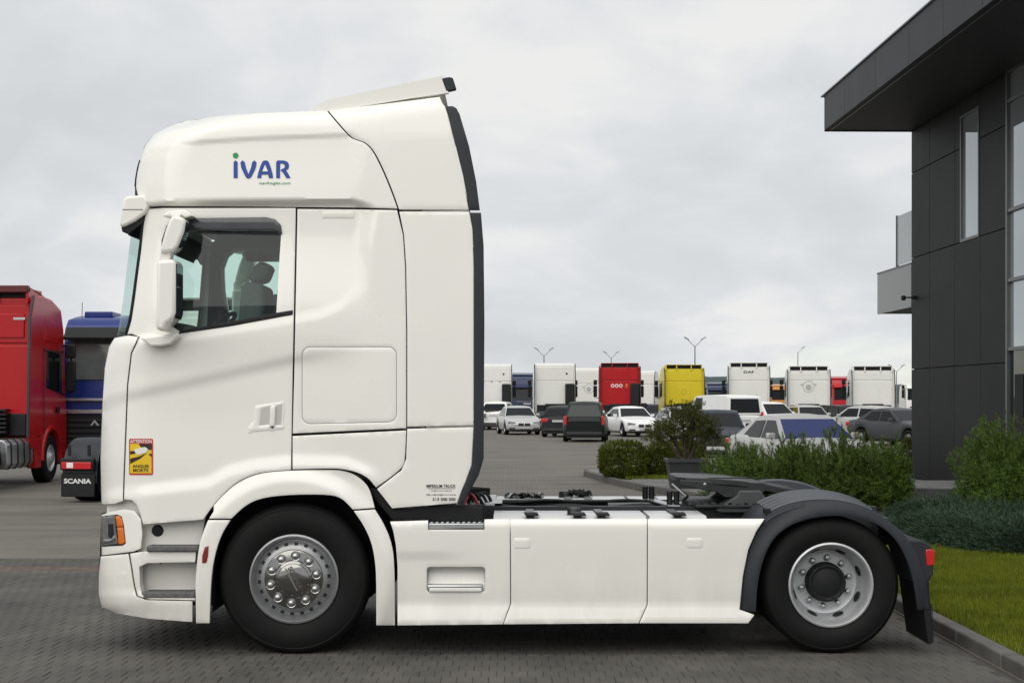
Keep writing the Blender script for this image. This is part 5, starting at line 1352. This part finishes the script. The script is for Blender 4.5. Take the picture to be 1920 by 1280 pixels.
# ================================================================ parked tractor units
TR_ = mat('hose_red', (.25, .02, .02), .45)
def tractor(label, color, px, D, heading, h=3.95, name='parked_truck', group='trucks parked in rows', spoiler=True, right_panel=None, emblem=None, fine=False, stripe=None, z0=0.0, dark_roof=False, rear_chassis=True, xw=None):
    """local +Y is the driving direction, cab rear wall at y=0"""
    T = thing(name, label, 'truck', (xw if xw is not None else pix(px, D), D, 0), math.radians(heading), group)
    dzw = .42 if fine == 'blue' else 0.0
    pr = [(0, 1.0), (0, h - .12), (.5, h), (1.1, h - .06), (1.75, h - .38 + dzw*.5), (1.98, 2.95 + dzw), (2.08, 2.55 + dzw), (2.22, 1.70 + dzw), (2.28, 1.2), (2.28, .42), (1.72, .40), (1.70, .60)]
    if fine is True: pr = [(0, 1.0), (0, h - .10), (.5, h - .02), (1.2, h - .06), (1.86, h - .24), (2.05, 3.3), (2.13, 2.6), (2.24, 1.70), (2.28, 1.2), (2.28, .42), (1.72, .40), (1.70, .60)]
    for t in np.linspace(20, 165, 12): pr.append((1.12 + .60*math.cos(math.radians(t)), .52 + .60*math.sin(math.radians(t))))
    pr += [(.50, .55), (.42, .55), (.42, 1.0)]
    MB().prism(pr, -1.22, 1.22, axis='x').build('cab', color, T, smooth=35, bevel=.07, seg=3)
    # rear wall relief
    MB().box(-1.10, 1.10, -.035, .01, 1.12, 2.90).build('rear_panel', color, T, bevel=.03)
    MB().box(-1.12, 1.12, -.030, .01, 2.94, h - .25).build('rear_panel', color, T, bevel=.03)
    if rear_chassis:
        MB().box(-1.06, 1.06, -.075, -.02, 1.02, 1.48).build('cable_panel', BLACKP, T, bevel=.02)
        for k in range(3): MB().tube([(-.5 + .32*k, -.09, 1.42), (-.45 + .32*k, -.22, 1.18), (-.30 + .30*k, -.16, 1.08), (-.2 + .25*k, -.5, 1.0)], .03, 6).build('coiled_hose', [TR_, BLACKP, ALU][k], T)
    if spoiler:
        sp = MB(); sp.prism([(-.12, h + .14), (-.10, h + .10), (.9, h - .06), (1.2, h - .04), (.75, h + .04)], -1.12, 1.12, axis='x')
        sp.build('roof_spoiler', color, T, bevel=.02)
        for s in (-1, 1): MB().box(s*1.06, s*1.12, -.10, .8, h - .22, h + .09).build('spoiler_side', color, T, bevel=.01)
        MB().box(-1.05, 1.05, .02, .05, h - .16, h + .06).build('spoiler_gap_shade', DARK, T)  # dark sheet stands in for the shade under the open spoiler
        for s in (-.45, .45): MB().box(s - .03, s + .03, -.09, .0, h - .20, h + .08).build('spoiler_strut', color, T)
    for s in (-1, 1):
        f = MB().prism([(-.42, 1.0), (-.30, h - .55), (-.06, h - .06), (.12, h - .06), (.12, .75), (-.30, .75)], s*1.185, s*1.243, axis='x')
        f.build('side_fairing', color, T, bevel=.02)
        MB().prism([(-.47, 1.0), (-.35, h - .55), (-.10, h - .06), (-.06, h - .06), (-.305, h - .55), (-.425, 1.0)], s*1.19, s*1.24, axis='x').build('fairing_edge', GREYP, T)
        MB().prism([(.75, 2.02), (1.92, 1.86), (1.84, 2.78), (.80, 2.82)], s*1.19, s*1.226, axis='x').build('side_window', CARGL, T, bevel=.02)
        mm = MB().box(s*1.30, s*1.52, 1.86, 1.98, 1.95, 2.62).build('mirror', BLACKP, T, bevel=.03)
        MB().box(s*1.30, s*1.52, 1.84, 1.97, 2.68, 2.98).build('mirror', BLACKP, T, bevel=.03)
        MB().tube([(s*1.2, 1.95, 2.95), (s*1.42, 1.92, 2.98), (s*1.42, 1.92, 1.92), (s*1.2, 1.95, 1.88)], .025, 6).build('mirror_arm', BLACKP, T)
        # front wheel, arch trim
        Wf = MB().lathe([(.28, .03), (.30, .0), (.46, -.006), (.51, .03), (.52, .06), (.52, .28), (.3, .31)], (0, 0, 0), axis='x', seg=32).build('wheel', RUBBER, T)
        Wf.location = (s*1.215, 1.12, .52); 
        if s > 0: Wf.scale = (-1, 1, 1)
        MB().lathe([(.29, .01), (.27, .0), (.25, .05), (.2, .04), (.13, -.01), (.10, -.04), (0, -.05)], (0, 0, 0), axis='x', seg=28).build('rim', SILVER, Wf)
        arc = []
        for t in np.linspace(-2, 182, 17): arc.append((math.cos(math.radians(t)), math.sin(math.radians(t))))
        am = MB(); am.grid([[(s*1.222, 1.12 + .60*c, .52 + .60*q), (s*1.262, 1.12 + .61*c, .52 + .61*q), (s*1.262, 1.12 + .68*c, .52 + .68*q), (s*1.222, 1.12 + .70*c, .52 + .70*q)] for c, q in arc])
        am.build('wheel_arch', color, T, smooth=40)
        MB().box(s*1.05, s*1.23, .0, .42, .35, .98).build('cab_step_panel', color, T, bevel=.02)
        MB().box(s*.72, s*1.12, 2.22, 2.285, .72, 1.0).build('headlight', LENS, T, bevel=.03)
        # tank
        tk = MB().prism([(s*(.55), .42), (s*.52, .55), (s*.52, .88), (s*.60, .98), (s*1.14, .98), (s*1.22, .90), (s*1.23, .5), (s*1.16, .40)], -1.75, -.12, axis='x' if False else 'y')
        tk.build('fuel_tank', ALU, T, smooth=40, bevel=.02)
        for yv in (-1.5, -1.1, -.7, -.35):
            MB().prism([(s*(.54), .41), (s*.51, .55), (s*.51, .89), (s*.595, .99), (s*1.145, .99), (s*1.23, .905), (s*1.24, .5), (s*1.17, .39)], yv - .03, yv + .03, axis='y').build('tank_strap', BLACKP, T)
        # rear duals and mudguard
        if rear_chassis:
            Wr = MB().lathe([(.28, .14), (.29, .0), (.44, -.006), (.49, .03), (.50, .06), (.50, .56), (.3, .6)], (0, 0, 0), axis='x', seg=32).build('wheel', RUBBER, T)
            Wr.location = (s*1.23, -2.70, .50)
            if s > 0: Wr.scale = (-1, 1, 1)
            MB().lathe([(.29, .01), (.27, .02), (.25, .13), (.16, .13), (.14, .0), (0, -.01)], (0, 0, 0), axis='x', seg=28).build('rim', SILVER, Wr)
            gm = MB(); gm.grid([[(s*.60, -2.70 + .60*c, .50 + .60*q), (s*1.0, -2.70 + .61*c, .50 + .61*q), (s*1.24, -2.70 + .60*c, .50 + .60*q), (s*1.25, -2.70 + .54*c, .50 + .54*q)] for c, q in [(math.cos(math.radians(t)), math.sin(math.radians(t))) for t in np.linspace(0, 180, 15)]])
            gm.grid([[(s*.60, -3.30, .5), (s*1.24, -3.30, .5)], [(s*.60, -3.32, .34), (s*1.24, -3.32, .34)]])
            gm.build('rear_mudguard', GREYP, T, smooth=50)
            MB().box(s*.62, s*1.24, -3.40, -3.29, .56, .76).build('light_carrier', BLACKP, T, bevel=.02)
            MB().box(s*.66, s*1.20, -3.425, -3.395, .58, .70).build('tail_light', REDL, T, bevel=.01)
            MB().box(s*.98, s*1.10, -3.432, -3.42, .60, .69).build('reverse_light', SWH, T)
            fl = MB().box(s*.62, s*1.24, -3.36, -3.335, .10, .50).build('mud_flap', BLACKP, T, bevel=.02)
            if fine == 'flap':
                vs, fs = fit_text('SCANIA', 0, .50, .33, .415, .03)
                me = bpy.data.meshes.new('flap_lettering'); x0 = .68 if s > 0 else -1.18
                me.from_pydata([(x0 + a, -3.363, b_) for a, b_ in vs], [], fs); me.materials.append(SWH); link('flap_lettering', me, fl)
                MB().box(s*.64, s*1.22, -3.335, -3.31, .50, .66).build('flap_holder', GREYP, T, bevel=.02)
                for q in (.74, 1.10): MB().box(s*(q - .03), s*(q + .03), -3.33, -3.305, .80, 1.0).build('mudguard_clip', BLACKP, T, bevel=.01)
    if rear_chassis:
        for s in (-1, 1): MB().box(s*.38, s*.46, -3.4, .1, .72, .98).build('frame_rail', RAIL, T)
        MB().prism([(-.42, -3.15), (.42, -3.15), (.46, -2.6), (.40, -2.2), (-.40, -2.2), (-.46, -2.6)], 1.12, 1.18, axis='z').build('fifth_wheel', STEEL, T, bevel=.01)
        MB().box(-.46, .46, -2.85, -2.5, .98, 1.12).build('pedestal', STEEL, T)
        MB().box(-.60, .60, -.30, -.04, .98, 1.55).build('engine_cover', BLACKP, T, bevel=.05)
        MB().box(-.5, .5, -.10, -.03, 1.02, 1.50).build('rear_hatch', DARK, T)
    # front
    MB().prism([(1.985, 1.92), (2.06, 1.90), (1.86, 2.98), (1.80, 2.98)], -1.13, 1.13, axis='x').build('windscreen_base', BLACKP, T)
    ws = MB().add([(x, y, z + dzw) for x, y, z in ((-1.12, 2.235, 1.80), (1.12, 2.235, 1.80), (1.06, 2.06, 2.72), (-1.06, 2.06, 2.72), (-1.12, 2.18, 1.80), (1.12, 2.18, 1.80), (1.06, 1.98, 2.72), (-1.06, 1.98, 2.72))], [(0, 1, 2, 3), (0, 1, 5, 4), (1, 2, 6, 5), (2, 3, 7, 6), (3, 0, 4, 7)])
    ws.build('windscreen', GREYGL if fine == 'blue' else CARGL, T, smooth=0)
    MB().prism([(1.99, 2.86 + dzw), (2.30, 2.68 + dzw), (2.32, 2.74 + dzw), (2.03, 2.98 + dzw)], -1.16, 1.16, axis='x').build('sun_visor', BLACKP if fine == 'blue' else color, T, bevel=.01)
    for k in range(4): MB().box(-.95, .95, 2.26, 2.305, .70 + .15*k, .80 + .15*k).build('grille_slat', BLACKP, T, bevel=.01)
    MB().box(-1.20, 1.20, 2.20, 2.36, .34, .66).build('bumper', color if fine != 'blue' else BLACKP, T, bevel=.04)
    MB().box(-.26, .26, 2.36, 2.375, .42, .53).build('number_plate', PLATE, T)
    if right_panel: 
        MB().box(.62, 1.16, -.36, -.037, 1.0, 2.75).build('exhaust_panel', BLACKP, T, bevel=.06)
    if emblem: emblem(T)
    return T
def disc(T, x, z, r, m, y=-.042, name='emblem'):
    n = 20; return MB().add([(x + r*math.cos(2*math.pi*k/n), y, z + r*math.sin(2*math.pi*k/n)) for k in range(n)], [tuple(range(n))]).build(name, m, T, smooth=0)
def ringd(T, x, z, r, m, y=-.042, w=.05):
    n = 24; return MB().grid([[(x + q*math.cos(2*math.pi*k/n), y, z + q*math.sin(2*math.pi*k/n)) for q in (r - w, r)] for k in range(n + 1)]).build('emblem', m, T, smooth=0)
def tlabel(T, body, x0, x1, z0, z1, m, y=-.045, bold=.02, front=False):
    vs, fs = fit_text(body, x0, x1, z0, z1, bold); me = bpy.data.meshes.new('lettering')
    me.from_pydata([((-a if front else a), y, b_) for a, b_ in vs], [], fs); me.materials.append(m); link('lettering', me, T)
TW = paint('truck_white', (.76, .755, .72)); TR = paint('truck_red', (.42, .004, .008)); TY = paint('truck_yellow', (.68, .55, .02)); TN = paint('truck_navy', (.012, .022, .065)); TB = paint('truck_blue', (.012, .028, .17))
GRYINK = mat('faint_grey_print', (.42, .42, .40), .5)
def em_griffin(T):
    ringd(T, 0, 2.55, .34, GRYINK, w=.04); disc(T, 0, 2.5, .17, GRYINK)
    MB().box(-.45, -.3, -.043, -.037, 2.62, 2.70).box(.3, .45, -.043, -.037, 2.62, 2.70).build('emblem', GRYINK, T, smooth=0)
def em_circles(T):
    for k in range(3): ringd(T, -.42 + .24*k, 2.62, .11, SWH, w=.05)
    MB().box(.34, .46, -.045, -.037, 2.52, 2.74).build('emblem', AMBER, T, smooth=0)
def em_dots(z=2.25):
    def f(T):
        for k in (-.5, 0, .5): disc(T, k, z, .07, GRYINK)
    return f
def em_badge(T): disc(T, .72, 3.35, .06, INK)
def em_daf(T):
    tlabel(T, 'DAF', -.30, .30, 3.36, 3.50, INK); em_dots(2.0)(T)
def em_horse(T):
    MB().box(-.42, .42, -.050, -.036, 1.55, 2.55).build('recess_frame', TY, T, bevel=.02); ringd(T, 0, 2.25, .18, mat('embossed_yellow', (.52, .42, .02), .4), y=-.052)
def em_man(T):
    tlabel(T, 'MAN', -.26, .26, 1.42, 1.56, SWH, y=2.32, front=True)
    MB().box(-.8, .8, 2.28, 2.32, 1.62, 1.68).build('chrome_bar', CHROME, T)
DT = 92
tractor('white truck with black side panel, half hidden by the sleeper cab', TW, 922, DT + 1, 1, 4.0, spoiler=False, right_panel=True, emblem=lambda T: (em_badge(T), em_dots(2.9)(T)))
tractor('navy truck facing the camera between two white trucks', TN, 988, 118, 180, 3.75, emblem=em_man)
tractor('white truck with black side panel above the dark saloon', TW, 1040, DT - 1, 2, 4.0, spoiler=False, right_panel=True, emblem=em_badge)
tractor('white truck with faint round emblem left of the red truck', TW, 1104, 105, -3, 4.0, spoiler=False, emblem=em_griffin)
tractor('bright red truck with white circle emblems and black side panel', TR, 1162, DT - 2, -2, 3.82, right_panel=True, emblem=em_circles)
tractor('white truck with bare top behind the red truck', TW, 1198, 112, -14, 3.95, spoiler=False)
tractor('yellow truck seen from behind with raised roof spoiler', TY, 1282, DT + 1, 3, 3.80, emblem=em_horse)
tractor('white truck with dark lettering across its upper back', TW, 1404, DT - 2, -6, 3.85, emblem=em_daf)
tractor('white truck with faint emblem and mirror beside the red cabbed truck', TW, 1516, DT - 4, -6, 3.60, emblem=em_griffin)
tractor('red and white truck facing the camera between two white trucks', TR, 1576, 116, 184, 3.45)
tractor('plain white truck nearest the building with dark roof spoiler', TW, 1636, DT - 4, -5, 3.60)
tractor('white truck far off behind the corner of the building', TW, 1716, 125, 178, 3.0)
tractor('blue van like truck far off right of the yellow truck', TN, 1345, 150, 180, 3.4)
tractor('small orange truck far off between two white trucks', paint('truck_orange', (.55, .22, .03)), 1462, 140, 180, 3.1)
tractor('small white truck far off beside the yellow truck', TW, 1236, 128, 184, 3.2)
# ---- near trucks on the left
RT = tractor('glossy red truck seen from behind with chrome fuel tank', TR, 0, 31.5, 0, 3.98, fine=True, xw=-11.11)
ex = MB()
MB().box(-1.02, 1.02, -.06, -.03, 3.05, 3.55).build('rear_panel', TR, RT, bevel=.03)
MB().box(.80, 1.04, -.075, -.03, 3.42, 3.47).build('panel_clip', ALU, RT)
MB().box(-1.12, 1.12, -.14, .02, 3.98, 4.13).build('spoiler_lip', mat('dark_red', (.10, .006, .008), .4), RT, bevel=.02)
MB().box(-1.2, .98, -.07, -.02, 1.22, 1.34).build('rear_vent', BLACKP, RT, bevel=.01)
for k in range(6): MB().box(-1.2, .74, -.36, -.07, 1.08 + .09*k, 1.13 + .09*k).build('cooler_slat', BLACKP, RT, bevel=.01)
MB().box(1.236, 1.250, .60, 1.95, 2.80, 2.83).build('roof_seam', DARK, RT)
MB().box(1.236, 1.247, .55, .565, 1.05, 2.9).build('door_seam', DARK, RT)
MB().prism([(.62, 3.02), (1.60, 2.98), (1.45, 3.42), (.75, 3.52)], 1.215, 1.232, axis='x').build('side_recess', TR, RT, bevel=.03)
MB().box(1.236, 1.27, 1.45, 1.60, 1.48, 1.62).build('door_handle', BLACKP, RT, bevel=.01)
BT = tractor('blue truck facing the camera with black visor and grey grille', TB, 0, 36.2, 180, 3.75, fine='blue', spoiler=False, xw=-8.85)
MB().box(-1.15, 1.15, 2.24, 2.30, 1.74, 1.80).build('grille_bar', ALU, BT, bevel=.01)
MB().box(-1.15, 1.15, 2.24, 2.31, 1.46, 1.55).build('grille_bar', ALU, BT, bevel=.01)
MB().box(-1.12, 1.12, 2.24, 2.29, .68, 1.44).build('grille_frame', BLACKP, BT, bevel=.02)
for k in range(5): MB().box(-1.05, 1.05, 2.285, 2.315, .80 + .12*k, .87 + .12*k).build('grille_slat', GREYP, BT, bevel=.008)
dm = MB(); cx = .45
for a, b_, c_, d_ in (((0, .13), (.10, 0), (.055, 0), (0, .07)), ((0, .13), (-.10, 0), (-.055, 0), (0, .07))):
    dm.add([(cx + p[0], 2.33, 1.20 + p[1]) for p in (a, b_, c_, d_)], [(0, 1, 2, 3)])
dm.build('chevron_emblem', PLATE, BT, smooth=0, recalc=False)
MB().box(.35, 1.0, .4, 1.2, 3.66, 3.80).build('roof_hatch', TB, BT, bevel=.03)
MB().tube([(1.0, 1.4, 3.5), (1.0, 1.35, 4.0)], .008, 5).build('antenna', BLACKP, BT)
tractor('tractor unit parked between blue truck and white cab, showing its lettered mud flap', TW, 0, 29.25, -10, 3.6, fine='flap', xw=-5.96)

# ================================================================ lamp posts
LM = mat('lamp_grey', (.20, .21, .22), .45, metal=.4)
def lamp_post(label, px, D, py_top, double=True, tilt=0):
    zt = piz(py_top, D)
    L = thing('street_lamp', label, 'street lamp', (pix(px, D), D, 0), 0, 'street lamps over the yard')
    MB().tube([(0, 0, 0), (0, 0, zt - .72)], .07, 8, .04).build('pole', LM, L)
    arms = (-1, 1) if double else (1,)
    for s in arms:
        MB().tube([(0, 0, zt - .78), (s*.25, 0, zt - .55), (s*.5, 0, zt - .28)], .024, 6).build('arm', LM, L)
        MB().prism([(s*.46, zt - .31), (s*.80, zt - .10), (s*.78, zt - .03), (s*.44, zt - .24)], -.14, .14, axis='y').build('lamp_head', LM, L, bevel=.02)
lamp_post('two armed street lamp above the yellow truck', 1303, 112, 630)
lamp_post('two armed street lamp above the white truck left of the round emblem', 1020, 125, 650)
lamp_post('street lamp above the red truck', 1146, 150, 657)
lamp_post('single armed street lamp above the emblem truck by the red cab', 1496, 165, 648, False)
lamp_post('street lamp beside the plain white truck and building', 1681, 150, 682)
